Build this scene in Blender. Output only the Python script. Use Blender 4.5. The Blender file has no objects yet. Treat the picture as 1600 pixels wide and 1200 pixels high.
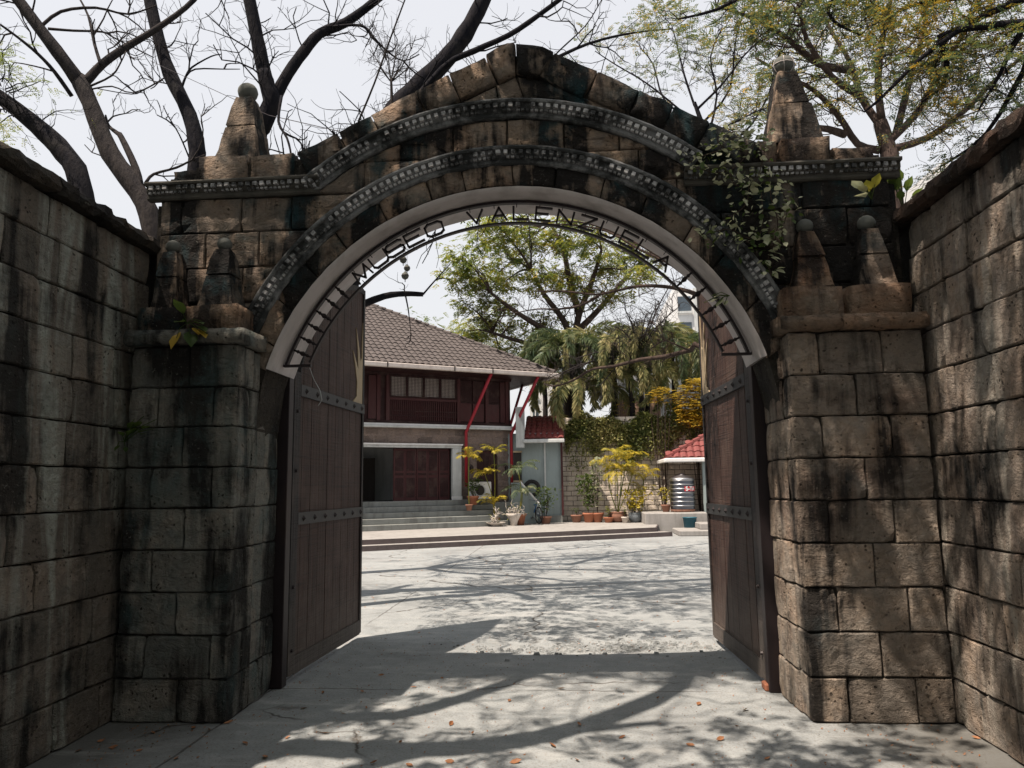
import bpy, math, random
import numpy as np
from mathutils import Vector, Matrix, Euler
rnd = random.Random(7)
sc = bpy.context.scene
COL = sc.collection
# ---------------------------------------------------------------- camera
FPX, YAW, PITCH, ROLL = 1158.2, .0787, .1365, -.0136
EYE = Vector((0, 0, 1.55))
cy, sy, cp, sp = math.cos(YAW), math.sin(YAW), math.cos(PITCH), math.sin(PITCH)
_F = Vector((-sy*cp, cy*cp, sp)); _r = Vector((cy, sy, 0)); _u = _r.cross(_F)
_R = _r*math.cos(ROLL) + _u*math.sin(ROLL); _U = -_r*math.sin(ROLL) + _u*math.cos(ROLL)
cam = bpy.data.cameras.new('camera'); camo = bpy.data.objects.new('camera', cam); COL.objects.link(camo)
cam.sensor_width = 36; cam.lens = FPX/1600*36; cam.clip_end = 2000; cam.clip_start = .05
m = Matrix.Identity(4)
for i in range(3):
    m[i][0] = _R[i]; m[i][1] = _U[i]; m[i][2] = -_F[i]; m[i][3] = EYE[i]
camo.matrix_world = m
sc.camera = camo
# ---------------------------------------------------------------- sun, sky, exposure
SUN = Vector((-.37, -.30, 1)).normalized()          # towards the sun
EL = math.asin(SUN.z); AZ = math.atan2(SUN.x, SUN.y)
L = bpy.data.lights.new('sun', 'SUN'); L.energy = 5.0; L.angle = math.radians(.53); L.color = (1, .86, .72)
Lo = bpy.data.objects.new('sun', L); COL.objects.link(Lo); Lo.rotation_euler = (-SUN).to_track_quat('-Z', 'Y').to_euler()
W = bpy.data.worlds.new('World'); sc.world = W; W.use_nodes = True
wn = W.node_tree; wn.nodes.clear()
sky = wn.nodes.new('ShaderNodeTexSky'); sky.sky_type = 'NISHITA'; sky.sun_disc = False
sky.sun_elevation = EL; sky.sun_rotation = AZ; sky.air_density = 1.6; sky.dust_density = 4.0; sky.ozone_density = 1.5
bg = wn.nodes.new('ShaderNodeBackground'); bg.inputs[1].default_value = .1
mixw = wn.nodes.new('ShaderNodeMixRGB'); mixw.inputs[0].default_value = .84     # thin even high cloud veiling the blue
mixw.inputs[2].default_value = (5.4, 5.35, 5.45, 1)
wo = wn.nodes.new('ShaderNodeOutputWorld')
wn.links.new(sky.outputs[0], mixw.inputs[1]); wn.links.new(mixw.outputs[0], bg.inputs[0]); wn.links.new(bg.outputs[0], wo.inputs[0])
sc.view_settings.view_transform = 'Standard'; sc.view_settings.look = 'None'
sc.view_settings.exposure = 0.78; sc.view_settings.gamma = 1; sc.view_settings.use_curve_mapping = False
try:
    sc.cycles.max_bounces = 6; sc.cycles.diffuse_bounces = 3; sc.cycles.transparent_max_bounces = 8
except Exception: pass
# ---------------------------------------------------------------- geometry helpers
def ray(u, v): return _F + _R*((u-800)/FPX) - _U*((v-600)/FPX)
def at(u, v, Y=None, z=None, X=None):
    d = ray(u, v)
    t = Y/d.y if Y is not None else ((z-EYE.z)/d.z if z is not None else X/d.x)
    return EYE + d*t
def top_of(o):
    while o.parent: o = o.parent
    return o
def link(o, parent=None):
    COL.objects.link(o)
    if parent: o.parent = parent
    return o
def tag(o, label=None, cat=None, group=None, kind=None):
    if label: o['label'] = label
    if cat: o['category'] = cat
    if group: o['group'] = group
    if kind: o['kind'] = kind
    return o
def thing(name, loc, label, cat, group=None, rz=0):
    o = bpy.data.objects.new(name, None); o.location = loc; o.rotation_euler = (0, 0, rz); o.empty_display_size = .1
    COL.objects.link(o); return tag(o, label, cat, group)
def copy_tree(o, parent=None):
    c = o.copy(); COL.objects.link(c)
    if parent: c.parent = parent
    for ch in list(o.children): copy_tree(ch, c)
    return c
class B:
    def __init__(s): s.v = []; s.f = []
    def add(s, vs, fs):
        n = len(s.v); s.v += [tuple(p) for p in vs]; s.f += [tuple(i+n for i in f) for f in fs]; return s
    def box(s, a, b):
        (x0, y0, z0), (x1, y1, z1) = a, b
        return s.add([(x0,y0,z0),(x1,y0,z0),(x1,y1,z0),(x0,y1,z0),(x0,y0,z1),(x1,y0,z1),(x1,y1,z1),(x0,y1,z1)],
              [(0,3,2,1),(4,5,6,7),(0,1,5,4),(1,2,6,5),(2,3,7,6),(3,0,4,7)])
    def bbox(s, a, b, e=.01):                       # box with bevelled edges
        (x0,y0,z0),(x1,y1,z1) = a, b
        e = min(e, (x1-x0)*.3, (y1-y0)*.3, (z1-z0)*.3); vs = []; ix = {}
        for i, x in enumerate((x0, x1)):
            for j, y in enumerate((y0, y1)):
                for k, z in enumerate((z0, z1)):
                    sx, sy_, sz = (e if i == 0 else -e), (e if j == 0 else -e), (e if k == 0 else -e)
                    for ax, p in ((0, (x, y+sy_, z+sz)), (1, (x+sx, y, z+sz)), (2, (x+sx, y+sy_, z))):
                        ix[i, j, k, ax] = len(vs); vs.append(p)
        fs = []
        for i in (0, 1): fs.append([ix[i,0,0,0], ix[i,1,0,0], ix[i,1,1,0], ix[i,0,1,0]])
        for j in (0, 1): fs.append([ix[0,j,0,1], ix[1,j,0,1], ix[1,j,1,1], ix[0,j,1,1]])
        for k in (0, 1): fs.append([ix[0,0,k,2], ix[1,0,k,2], ix[1,1,k,2], ix[0,1,k,2]])
        for i in (0,1):
            for j in (0,1):
                fs.append([ix[i,j,0,0], ix[i,j,1,0], ix[i,j,1,1], ix[i,j,0,1]])
                fs.append([ix[i,0,j,0], ix[i,1,j,0], ix[i,1,j,2], ix[i,0,j,2]])
                fs.append([ix[0,i,j,1], ix[1,i,j,1], ix[1,i,j,2], ix[0,i,j,2]])
                for k in (0,1): fs.append([ix[i,j,k,0], ix[i,j,k,1], ix[i,j,k,2]])
        c = Vector(((x0+x1)/2, (y0+y1)/2, (z0+z1)/2)); out = []
        for f in fs:
            a_, b_, c_ = (Vector(vs[q]) for q in f[:3]); n = (b_-a_).cross(c_-a_); mid = sum((Vector(vs[q]) for q in f), Vector())/len(f)
            out.append(tuple(f) if n.dot(mid-c) > 0 else tuple(reversed(f)))
        return s.add(vs, out)
    def tube(s, pts, rad, n=6, cap=True):
        pts = [Vector(p) for p in pts]
        if not hasattr(rad, '__len__'): rad = [rad]*len(pts)
        base = len(s.v); ref = None
        for i, p in enumerate(pts):
            t = (pts[min(i+1, len(pts)-1)] - pts[max(i-1, 0)])
            t = t.normalized() if t.length > 1e-9 else Vector((0, 0, 1))
            if ref is None: ref = t.orthogonal().normalized()
            ref = (ref - t*ref.dot(t)); ref = ref.normalized() if ref.length > 1e-6 else t.orthogonal().normalized()
            bn = t.cross(ref)
            for k in range(n):
                a = 2*math.pi*k/n; s.v.append(tuple(p + (ref*math.cos(a) + bn*math.sin(a))*rad[i]))
        for i in range(len(pts)-1):
            for k in range(n):
                a = base+i*n+k; b = base+i*n+(k+1) % n; s.f.append((a, b, b+n, a+n))
        if cap and n > 2:
            s.f.append(tuple(base+k for k in reversed(range(n)))); e = base+(len(pts)-1)*n; s.f.append(tuple(e+k for k in range(n)))
        return s
    def lathe(s, prof, c=(0, 0, 0), n=16, jit=0, rg=rnd):
        base = len(s.v)
        for r, z in prof:
            for k in range(n):
                a = 2*math.pi*k/n; q = r*(1+rg.uniform(-jit, jit)); s.v.append((c[0]+q*math.cos(a), c[1]+q*math.sin(a), c[2]+z))
        for i in range(len(prof)-1):
            for k in range(n):
                a = base+i*n+k; b = base+i*n+(k+1) % n; s.f.append((a, b, b+n, a+n))
        s.f.append(tuple(base+k for k in reversed(range(n)))); e = base+(len(prof)-1)*n; s.f.append(tuple(e+k for k in range(n)))
        return s
    def prism(s, poly, fr, d0, d1):                 # polygon in frame (O,U,V,N) from offset d0 to d1 (d1 > d0 front)
        n = len(poly); P = lambda q, d: fr(q[0], q[1], d)
        ar = sum(poly[i][0]*poly[(i+1) % n][1]-poly[(i+1) % n][0]*poly[i][1] for i in range(n))
        if ar < 0: poly = poly[::-1]
        vs = [P(q, d1) for q in poly] + [P(q, d0) for q in poly]
        fs = [tuple(range(n)), tuple(reversed(range(n, 2*n)))] + [(i, i+n, (i+1) % n+n, (i+1) % n) for i in range(n)]
        return s.add(vs, fs)
    def obj(s, name, mt, parent=None, smooth=False, label=None, kind=None, loc=None):
        me = bpy.data.meshes.new(name)
        off = Vector((0, 0, 0))
        if parent is not None:
            r = top_of(parent)
            if abs(r.rotation_euler.z) < 1e-9 and not r.get('_local'): off = r.location
        elif loc is not None: off = Vector(loc)
        me.from_pydata([(a-off[0], b-off[1], c-off[2]) for a, b, c in s.v], [], s.f)
        if smooth: me.polygons.foreach_set('use_smooth', [True]*len(me.polygons))
        me.materials.append(mt); me.update()
        o = bpy.data.objects.new(name, me)
        if loc is not None and parent is None: o.location = loc
        link(o, parent)
        if label: o['label'] = label
        if kind: o['kind'] = kind
        return o
# ---------------------------------------------------------------- material helper
class NT:
    def __init__(s, name):
        s.m = bpy.data.materials.new(name); s.m.use_nodes = True; s.t = s.m.node_tree; s.t.nodes.clear()
        s.out = s.t.nodes.new('ShaderNodeOutputMaterial')
    def n(s, ty, ins=None, **kw):
        nd = s.t.nodes.new('ShaderNode'+ty)
        for k, v in kw.items(): setattr(nd, k, v)
        for k, v in (ins or {}).items(): s.set(nd.inputs[k], v)
        return nd
    def set(s, inp, v):
        if isinstance(v, bpy.types.NodeSocket): s.t.links.new(v, inp)
        elif isinstance(v, bpy.types.Node): s.t.links.new(v.outputs[0], inp)
        else: inp.default_value = (tuple(v)+(1,)) if (hasattr(v, '__len__') and len(v) == 3 and len(getattr(inp, 'default_value', (0,))) == 4) else v
    def pos(s): return s.n('NewGeometry').outputs['Position']
    def map(s, vec, sc_): return s.n('Mapping', {'Vector': vec, 'Scale': sc_}).outputs[0]
    def noise(s, vec, scale, detail=4, rough=.55, dist=0): return s.n('TexNoise', {'Vector': vec, 'Scale': scale, 'Detail': detail, 'Roughness': rough, 'Distortion': dist}).outputs[0]
    def ramp(s, v, a, b, lo=0., hi=1.):
        nd = s.n('MapRange', {'Value': v, 'From Min': a, 'From Max': b, 'To Min': lo, 'To Max': hi}); nd.clamp = True; return nd.outputs[0]
    def mix(s, f, a, b, mode='MIX'): return s.n('MixRGB', {0: f, 1: a, 2: b}, blend_type=mode).outputs[0]
    def mul(s, a, b): return s.n('Math', {0: a, 1: b}, operation='MULTIPLY').outputs[0]
    def addm(s, a, b): return s.n('Math', {0: a, 1: b}, operation='ADD').outputs[0]
    def bsdf(s, col, rough=.8, metal=0, bump=None, bs=.5, bd=.01, spec=.3, trans=0):
        p = s.n('BsdfPrincipled', {'Base Color': col, 'Roughness': rough, 'Metallic': metal, 'Specular IOR Level': spec})
        if bump is not None:
            b = s.n('Bump', {'Height': bump, 'Strength': bs, 'Distance': bd}); s.t.links.new(b.outputs[0], p.inputs['Normal'])
        s.t.links.new(p.outputs[0], s.out.inputs[0]); return s.m
def stone(name, a, b, dark=.6, dth=(.48, .62), pale=0, palecol=(.34, .35, .31), moss=.4, moss_shade_col=(.045, .06, .05), red=0, sc_=1., topz=None):
    t = NT(name); p = t.pos()
    obi = t.n('ObjectInfo').outputs['Random']
    n1 = t.noise(p, 1.7*sc_, 7, .62); n2 = t.noise(p, 16, 6, .65); n3 = t.noise(p, 5.5, 5, .6, .4)
    c = t.mix(t.ramp(n3, .35, .65), a, b)
    c = t.mix(t.ramp(obi, 0, 1, 0, .8), c, tuple(x*.5 for x in b))
    if red: c = t.mix(t.mul(t.ramp(n1, .5, .62), red), c, (.30, .13, .07))
    c = t.mix(t.ramp(n2, .3, .7, .0, .6), c, t.mix(.5, c, (.03, .028, .026)))
    st = t.noise(t.map(p, (3.6, 3.6, .33)), 1, 6, .6, .3)
    st2 = t.noise(t.map(p, (9, 9, .8)), 1, 5, .6)
    dk = t.mul(t.ramp(t.addm(t.mul(st, .6), t.mul(n1, .4)), *dth), dark)
    if pale:
        ps = t.noise(t.map(t.n('VectorMath', {0: p, 1: (7.3, 3.1, 1.7)}, operation='ADD').outputs[0], (4.2, 4.2, .42)), 1, 5, .6, .5)
        c = t.mix(t.mul(t.mul(t.ramp(ps, .50, .62), t.ramp(n2, .25, .6, .3, 1)), pale), c, palecol)
    c = t.mix(dk, c, (.016, .016, .017))
    if moss: c = t.mix(t.mul(t.mul(t.ramp(t.noise(p, 2.3, 6, .65, .6), .5, .66), t.ramp(st2, .35, .6)), moss), c, moss_shade_col)
    lich = t.ramp(t.noise(p, 38, 3, .7), .63, .7, 0, .45)
    c = t.mix(t.mul(lich, t.ramp(n1, .4, .6)), c, (.30, .29, .26))
    pit = t.ramp(t.n('TexVoronoi', {'Vector': t.n('VectorMath', {0: p, 1: t.n('VectorMath', {0: t.n('TexNoise', {'Vector': p, 'Scale': 18., 'Detail': 3.}).outputs[1], 1: (.05, .05, .05)}, operation='MULTIPLY').outputs[0]}, operation='ADD').outputs[0], 'Scale': 24.}).outputs[0], .12, .26)
    tool = t.noise(t.map(p, (6, 6, 10)), 1.7, 5, .72, 1.6)
    c = t.mix(t.ramp(tool, .52, .66, 0, .35), c, t.mix(.7, c, (.012, .012, .012)))
    pit = t.n('Math', {0: pit, 1: t.ramp(n3, .42, .5)}, operation='MAXIMUM').outputs[0]
    c = t.mix(pit, t.mix(.75, c, (.008, .008, .008)), c)
    h = t.addm(t.addm(t.mul(n2, .8), t.mul(n3, .8)), t.addm(t.mul(t.noise(p, 70, 4, .7), .3), t.addm(t.mul(pit, .3), t.mul(tool, -.9))))
    return t.bsdf(c, .93, bump=h, bs=1.0, bd=.05, spec=.12)
def plain(name, col, rough=.6, metal=0, var=.25, scale=8, bump=.003, dirt=.25, spec=.3, dirtcol=(.05, .045, .04)):
    t = NT(name); p = t.pos(); n1 = t.noise(p, scale, 5, .6); n2 = t.noise(p, scale*6, 4, .6)
    c = t.mix(t.ramp(n1, .35, .7, 0, var), col, tuple(x*.55 for x in col))
    if dirt: c = t.mix(t.mul(t.ramp(t.noise(t.map(p, (5, 5, .9)), 1, 5, .6), .48, .68), dirt), c, dirtcol)
    return t.bsdf(c, rough, metal, bump=t.addm(n2, t.mul(n1, .5)), bs=.6, bd=bump, spec=spec)
def leafmat(name, cols, trans=.35, rough=.55):
    t = NT(name); r = t.n('NewGeometry').outputs['Random Per Island']; p = t.pos()
    big = t.noise(p, .9, 3, .6)
    f = t.addm(t.mul(r, .55), t.mul(t.ramp(big, .35, .65), .45))
    cr = t.n('ValToRGB', {0: f}); e = cr.color_ramp
    while len(e.elements) < len(cols): e.elements.new(.5)
    for i, c in enumerate(cols): e.elements[i].position = i/(len(cols)-1); e.elements[i].color = tuple(c)+(1,)
    c = cr.outputs[0]
    b = t.n('BsdfPrincipled', {'Base Color': c, 'Roughness': rough, 'Specular IOR Level': .25})
    tr = t.n('BsdfTranslucent', {'Color': t.mix(.5, c, (.25, .3, .05), 'ADD')})
    mx = t.n('MixShader', {0: trans}); t.t.links.new(b.outputs[0], mx.inputs[1]); t.t.links.new(tr.outputs[0], mx.inputs[2])
    t.t.links.new(mx.outputs[0], t.out.inputs[0]); return t.m
def bark(name, a, b):
    t = NT(name); p = t.pos(); n = t.noise(t.map(p, (1, 1, .35)), 14, 6, .7); n0 = t.noise(p, 2.5, 5)
    c = t.mix(t.ramp(n, .3, .7), a, b); c = t.mix(t.ramp(n0, .6, .7, 0, .25), c, (.08, .075, .068))
    return t.bsdf(c, .95, bump=n, bs=1, bd=.03, spec=.1)
def woodmat(name, a, b, scale=1):
    t = NT(name); p = t.pos(); o = t.n('ObjectInfo').outputs['Random']
    g = t.noise(t.map(p, (30, 30, 1.2)), 1, 6, .6, .6); saw = t.noise(t.map(p, (1.5, 1.5, 70)), 1, 3, .7)
    c = t.mix(t.ramp(g, .3, .7), a, b); c = t.mix(t.ramp(o, 0, 1, 0, .5), c, tuple(x*.5 for x in a))
    c = t.mix(t.ramp(saw, .52, .62, 0, .45), c, (.012, .010, .011))
    c = t.mix(t.mul(t.ramp(t.noise(p, 3, 5), .5, .68), .3), c, (.12, .085, .07))
    c = t.mix(t.ramp(g, .62, .72, 0, .6), c, (.008, .006, .006))
    zz = t.n('SeparateXYZ', {0: p}).outputs[2]; c = t.mix(t.mul(t.ramp(t.addm(zz, t.mul(t.noise(p, 7, 5, .7), .9)), .45, 1.15, 1, 0), .5), c, (.17, .145, .125))
    return t.bsdf(c, .6, bump=t.addm(g, t.mul(saw, .9)), bs=1, bd=.010, spec=.2)
M = {}
M['gate'] = stone('gate_stone', (.52, .37, .26), (.37, .31, .26), dark=.96, dth=(.465, .52), moss=.9, moss_shade_col=(.025, .06, .07), red=.25)  # besides stain and moss, these amounts paint the shade between lit patches
M['pierL'] = stone('shaded_pier_stone', (.36, .32, .27), (.27, .285, .265), dark=.9, dth=(.495, .57), moss=.6, moss_shade_col=(.09, .145, .145), red=.1)  # teal in the moss colour also holds the hue of shade
M['pierR'] = stone('right_pier_stone', (.50, .39, .30), (.42, .37, .32), dark=.92, dth=(.485, .56), moss=.35, moss_shade_col=(.07, .10, .11), red=.25)
M['wallL'] = stone('left_wall_stone', (.38, .305, .24), (.29, .26, .225), dark=.9, dth=(.49, .57), pale=.95, palecol=(.42, .44, .39), moss=.3, moss_shade_col=(.05, .085, .085))
M['wallR'] = stone('right_wall_stone', (.50, .385, .295), (.41, .36, .315), dark=.92, dth=(.495, .57), pale=.8, palecol=(.50, .46, .40), moss=.35, moss_shade_col=(.08, .11, .12), red=.15)
M['finR'] = stone('warm_stone', (.46, .29, .19), (.34, .27, .21), dark=.9, dth=(.475, .55), moss=.3, red=.5)
M['mortar'] = stone('mortar', (.10, .085, .07), (.05, .045, .04), dark=.8, moss=.3)
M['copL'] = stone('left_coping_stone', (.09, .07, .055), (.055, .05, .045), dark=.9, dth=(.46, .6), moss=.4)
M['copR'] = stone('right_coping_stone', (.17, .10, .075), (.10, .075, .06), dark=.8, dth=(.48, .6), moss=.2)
M['ball'] = plain('weathered_cement', (.12, .125, .115), .9, var=.5, bump=.006, dirt=.6)
def mould_mat(nm='weathered_shade_dark_moulding', a=(.20, .205, .21), th=(.42, .54), amt=.95):
    t = NT(nm); p = t.pos(); n1 = t.noise(p, 2.2, 5, .6); n2 = t.noise(p, 60, 4, .6)
    c = t.mix(t.ramp(n2, .35, .65), a, tuple(x*.75 for x in a))
    c = t.mix(t.ramp(t.addm(t.mul(n1, .6), t.mul(t.noise(p, 14, 5, .65), .4)), th[0], th[1], .0, amt), c, (.025, .027, .028))
    return t.bsdf(c, .9, bump=n2, bs=.6, bd=.006, spec=.15)
M['dentil'] = mould_mat('white_dentils', (.52, .52, .53), (.43, .54), .93)
M['mould'] = mould_mat()  # base colour darkened to paint the shade under the mouldings
M['mould_dark'] = plain('blackened_moulding', (.085, .08, .07), .9, var=.6, bump=.008, dirt=.8, dirtcol=(.015, .016, .016))
M['plaster'] = plain('white_soffit_plaster', (.50, .46, .45), .85, var=.3, scale=3, bump=.005, dirt=.45, dirtcol=(.2, .18, .16))
M['iron'] = plain('dark_iron', (.022, .016, .018), .5, .2, var=.4, bump=.002, dirt=.3, dirtcol=(.06, .035, .025))
M['strap'] = plain('iron_strap', (.035, .037, .04), .5, .3, var=.5, bump=.003, dirt=.3)
M['doorw'] = woodmat('gate_wood', (.072, .038, .030), (.030, .018, .016))
M['doorf'] = woodmat('gate_frame_wood', (.035, .031, .032), (.018, .016, .018))
M['cream'] = plain('cream_cutout', (.38, .30, .20), .7, var=.3, dirt=.3)
M['redpaint'] = plain('red_paint', (.30, .018, .03), .45, var=.25, dirt=.15)
M['maroon'] = woodmat('maroon_wood', (.036, .011, .011), (.020, .008, .009))
M['maroon2'] = plain('red_brown_panel', (.052, .012, .013), .6, var=.6, dirt=.2)
M['white'] = plain('white_paint', (.66, .66, .66), .6, var=.15, dirt=.15)
M['dimwhite'] = plain('dull_white_paint', (.48, .50, .50), .7, var=.2, dirt=.25)
M['gutter'] = plain('beige_gutter', (.50, .45, .42), .5, var=.2, dirt=.3, dirtcol=(.2, .15, .13))
M['tile'] = plain('brown_roof_tile', (.088, .075, .072), .85, var=.7, scale=3, dirt=.55, bump=.01, dirtcol=(.07, .06, .06))
M['redtile'] = plain('red_roof_tile', (.19, .048, .045), .6, var=.4, scale=3, dirt=.3, bump=.004)
M['hstone'] = stone('house_stone', (.33, .25, .21), (.25, .20, .18), dark=.35, dth=(.55, .7), moss=0)
M['bwall'] = plain('back_wall_block', (.66, .58, .50), .9, var=.35, scale=2, bump=.01, dirt=.5, dirtcol=(.22, .20, .18))
M['dark'] = plain('dark_interior', (.035, .03, .028), .9)
M['capiz'] = plain('capiz_shell', (.44, .385, .35), .4, var=.15, scale=20, dirt=0)
M['steps'] = plain('step_concrete', (.20, .21, .20), .85, var=.4, scale=3, bump=.01, dirt=.4)
M['curb'] = plain('shade_dark_curb', (.11, .09, .09), .9, var=.4, scale=4, bump=.01, dirt=.4)  # darkened so the risers hold their shade in the colour
M['plat'] = plain('platform_concrete', (.29, .28, .27), .85, var=.35, scale=1.2, bump=.01, dirt=.3)
M['terra'] = plain('terracotta', (.36, .14, .08), .8, var=.35, dirt=.3)
M['terra2'] = plain('dull_clay', (.26, .13, .09), .85, var=.4, dirt=.4)
M['bluepot'] = plain('grey_blue_glaze', (.16, .18, .20), .5)
M['whitepot'] = plain('white_cement_pot', (.55, .50, .45), .8, dirt=.4)
M['teal'] = plain('teal_painted_wall', (.25, .30, .305), .75, var=.15, scale=2, dirt=.2)
M['steel'] = plain('stainless_steel', (.13, .145, .18), .28, 1.0, var=.2, scale=3, bump=.001, dirt=.1)
M['steel_lid'] = plain('pale_steel', (.45, .46, .48), .35, 1.0, var=.2, scale=3, bump=.001, dirt=.1)
M['label'] = plain('red_label', (.55, .02, .03), .5, dirt=0)
M['labelw'] = plain('white_lettering', (.8, .8, .8), .5, dirt=0)
M['bluebin'] = plain('blue_plastic', (.02, .09, .13), .45)
M['rubber'] = plain('black_rubber', (.02, .02, .022), .8)
M['blueframe'] = plain('blue_frame', (.03, .12, .30), .35, .2)
M['glass'] = plain('dark_window_glass', (.05, .07, .09), .12, spec=.6, dirt=.1)
M['bark_dark'] = bark('dark_bark', (.006, .007, .012), (.022, .020, .022))
M['bark_grey'] = bark('grey_bark', (.016, .015, .018), (.055, .048, .046))
M['bark_brown'] = bark('brown_bark', (.035, .026, .024), (.09, .065, .055))
M['leaf_yel'] = leafmat('yellow_green_leaves', [(.03, .065, .035), (.08, .12, .03), (.20, .19, .03), (.36, .22, .02)])
M['leaf_mix'] = leafmat('dark_green_leaves', [(.015, .045, .05), (.025, .07, .06), (.05, .085, .05), (.30, .20, .03), (.60, .28, .015)], .25)
M['leaf_green'] = leafmat('green_leaves', [(.02, .04, .015), (.04, .075, .02), (.08, .11, .03)])
M['leaf_orange'] = leafmat('orange_leaves', [(.16, .15, .03), (.50, .33, .05), (.55, .36, .04)])
M['palm'] = leafmat('palm_leaflets', [(.07, .10, .05), (.17, .18, .08), (.33, .29, .14), (.42, .35, .20)], .25)
M['palm_dark'] = leafmat('dark_palm_leaflets', [(.03, .06, .035), (.08, .11, .055), (.20, .19, .10)], .25)
M['palm_yel'] = leafmat('yellow_palm_leaflets', [(.12, .13, .02), (.35, .28, .03), (.52, .36, .04)], .3)
M['vine'] = leafmat('vine_leaves', [(.08, .11, .07), (.24, .27, .18), (.48, .48, .34), (.65, .60, .42)], .3)
M['hedge'] = leafmat('hedge_leaves', [(.05, .08, .03), (.13, .15, .05), (.28, .27, .11), (.40, .33, .16)], .3)
M['dry'] = leafmat('dry_leaves', [(.13, .05, .025), (.22, .09, .04), (.30, .14, .07), (.10, .05, .035)], .1)
def ground_mat():
    t = NT('old_concrete'); p = t.pos(); n1 = t.noise(p, .55, 7, .62); n2 = t.noise(p, 6, 7, .7); n3 = t.noise(p, 60, 4, .7)
    c = t.mix(t.ramp(n2, .3, .7), (.30, .315, .32), (.21, .23, .24))
    c = t.mix(t.ramp(n1, .48, .66, 0, .7), c, (.17, .18, .185))
    c = t.mix(t.ramp(n3, .50, .66, 0, .75), c, (.15, .14, .13))
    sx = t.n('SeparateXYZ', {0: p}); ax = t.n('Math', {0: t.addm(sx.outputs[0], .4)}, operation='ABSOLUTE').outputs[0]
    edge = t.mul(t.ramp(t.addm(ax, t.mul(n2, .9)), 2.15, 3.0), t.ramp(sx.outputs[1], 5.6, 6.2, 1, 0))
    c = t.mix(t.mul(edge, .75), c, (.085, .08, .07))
    blot = t.ramp(t.noise(p, 1.6, 6, .7, .5), .56, .68, 0, .5); c = t.mix(blot, c, (.13, .135, .135))
    sw = t.noise(t.map(p, (.5, 2.6, 1)), 1.3, 6, .65, .8); c = t.mix(t.ramp(sw, .55, .68, 0, .35), c, (.42, .42, .41))
    w = t.n('VectorMath', {0: p, 1: t.n('VectorMath', {0: t.n('TexNoise', {'Vector': p, 'Scale': 2.5, 'Detail': 5.}).outputs[1], 1: (.5, .5, 0)}, operation='MULTIPLY').outputs[0]}, operation='ADD').outputs[0]
    v = t.n('TexVoronoi', {'Vector': w, 'Scale': .27}, feature='DISTANCE_TO_EDGE').outputs[0]
    ck = t.ramp(v, .0, .006, 1, 0); gate_ = t.ramp(t.noise(p, .8, 2), .47, .53)
    ck = t.mul(ck, gate_); c = t.mix(ck, c, (.06, .052, .045))
    wob = t.mul(t.noise(p, 3, 3), .06); jt = None
    for ax_, per, off in ((0, 3.3, 1.75), (1, 3.1, 2.25)):
        q = t.n('Math', {0: t.addm(t.addm(sx.outputs[ax_], wob), off+60), 1: per}, operation='PINGPONG').outputs[0]; e = t.ramp(q, .004, .014, 1, 0); jt = e if jt is None else t.n('Math', {0: jt, 1: e}, operation='MAXIMUM').outputs[0]
    jt = t.mul(jt, t.ramp(n1, .40, .52)); c = t.mix(t.mul(jt, .7), c, (.06, .055, .05)); ck = t.addm(ck, t.mul(jt, .6))
    h = t.addm(t.addm(t.mul(n2, .6), t.mul(n3, .3)), t.mul(ck, -1.2))
    return t.bsdf(c, .9, bump=h, bs=.7, bd=.012, spec=.2)
M['ground'] = ground_mat()

# ================================================================ GROUND
def sheet(name, poly, z, mt):
    b = B(); b.add([(x, y, z) for x, y in poly], [tuple(range(len(poly)))]); return tag(b.obj(name, mt), kind='structure')
gb = B()
def gz(x, y):   # slight relief in the worn patch behind the gate
    d = math.hypot((x-.25)/1.3, (y-7.5)/.38)
    return -.035*max(0, 1-d)**.7 if d < 1 else 0
xs = [-90, -40, -20, -12, -8, -5, -3.2] + [-3.2+i*.1 for i in range(1, 58)] + [2.8, 4, 6, 10, 20, 40, 90]
ys = [-60, -20, -6, 0, 2, 3.2] + [3.2+i*.1 for i in range(1, 58)] + [9.5, 11, 14, 18, 24, 32, 60, 150]
for j, y in enumerate(ys):
    for i, x in enumerate(xs): gb.v.append((x, y, gz(x, y)+(rnd.uniform(-.003, .003) if abs(x) < 4 and 3 < y < 9 else 0)))
nx = len(xs)
for j in range(len(ys)-1):
    for i in range(nx-1): gb.f.append((j*nx+i, j*nx+i+1, (j+1)*nx+i+1, (j+1)*nx+i))
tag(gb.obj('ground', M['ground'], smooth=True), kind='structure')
rb = B()                                            # loose rubble of the broken concrete
for k in range(640):
    a = rnd.gauss(0, 1); x = .25+a*.55; y = 7.47+rnd.gauss(0, .10)*(1+(k%5==0)*1.5)+.14*math.sin(x*2.6); s_ = abs(rnd.gauss(0, .011))+.006
    if k % 12 == 0: s_ *= 1.5
    z = gz(x, y)+s_*.3; n0 = len(rb.v)
    for q in ((-1,-1,-.6),(1,-1,-.5),(1,1,-.6),(-1,1,-.5),(-.6,-.7,.6),(.7,-.5,.7),(.6,.7,.5),(-.7,.6,.7)):
        rb.v.append((x+q[0]*s_*rnd.uniform(.7, 1.3), y+q[1]*s_*rnd.uniform(.7, 1.3), z+q[2]*s_*rnd.uniform(.6, 1)))
    rb.f += [tuple(i+n0 for i in f) for f in ((0,3,2,1),(4,5,6,7),(0,1,5,4),(1,2,6,5),(2,3,7,6),(3,0,4,7))]
tag(rb.obj('rubble', M['ground']), 'crumbled concrete and grit in the worn patch just inside the gate', 'rubble', kind='stuff')

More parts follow.
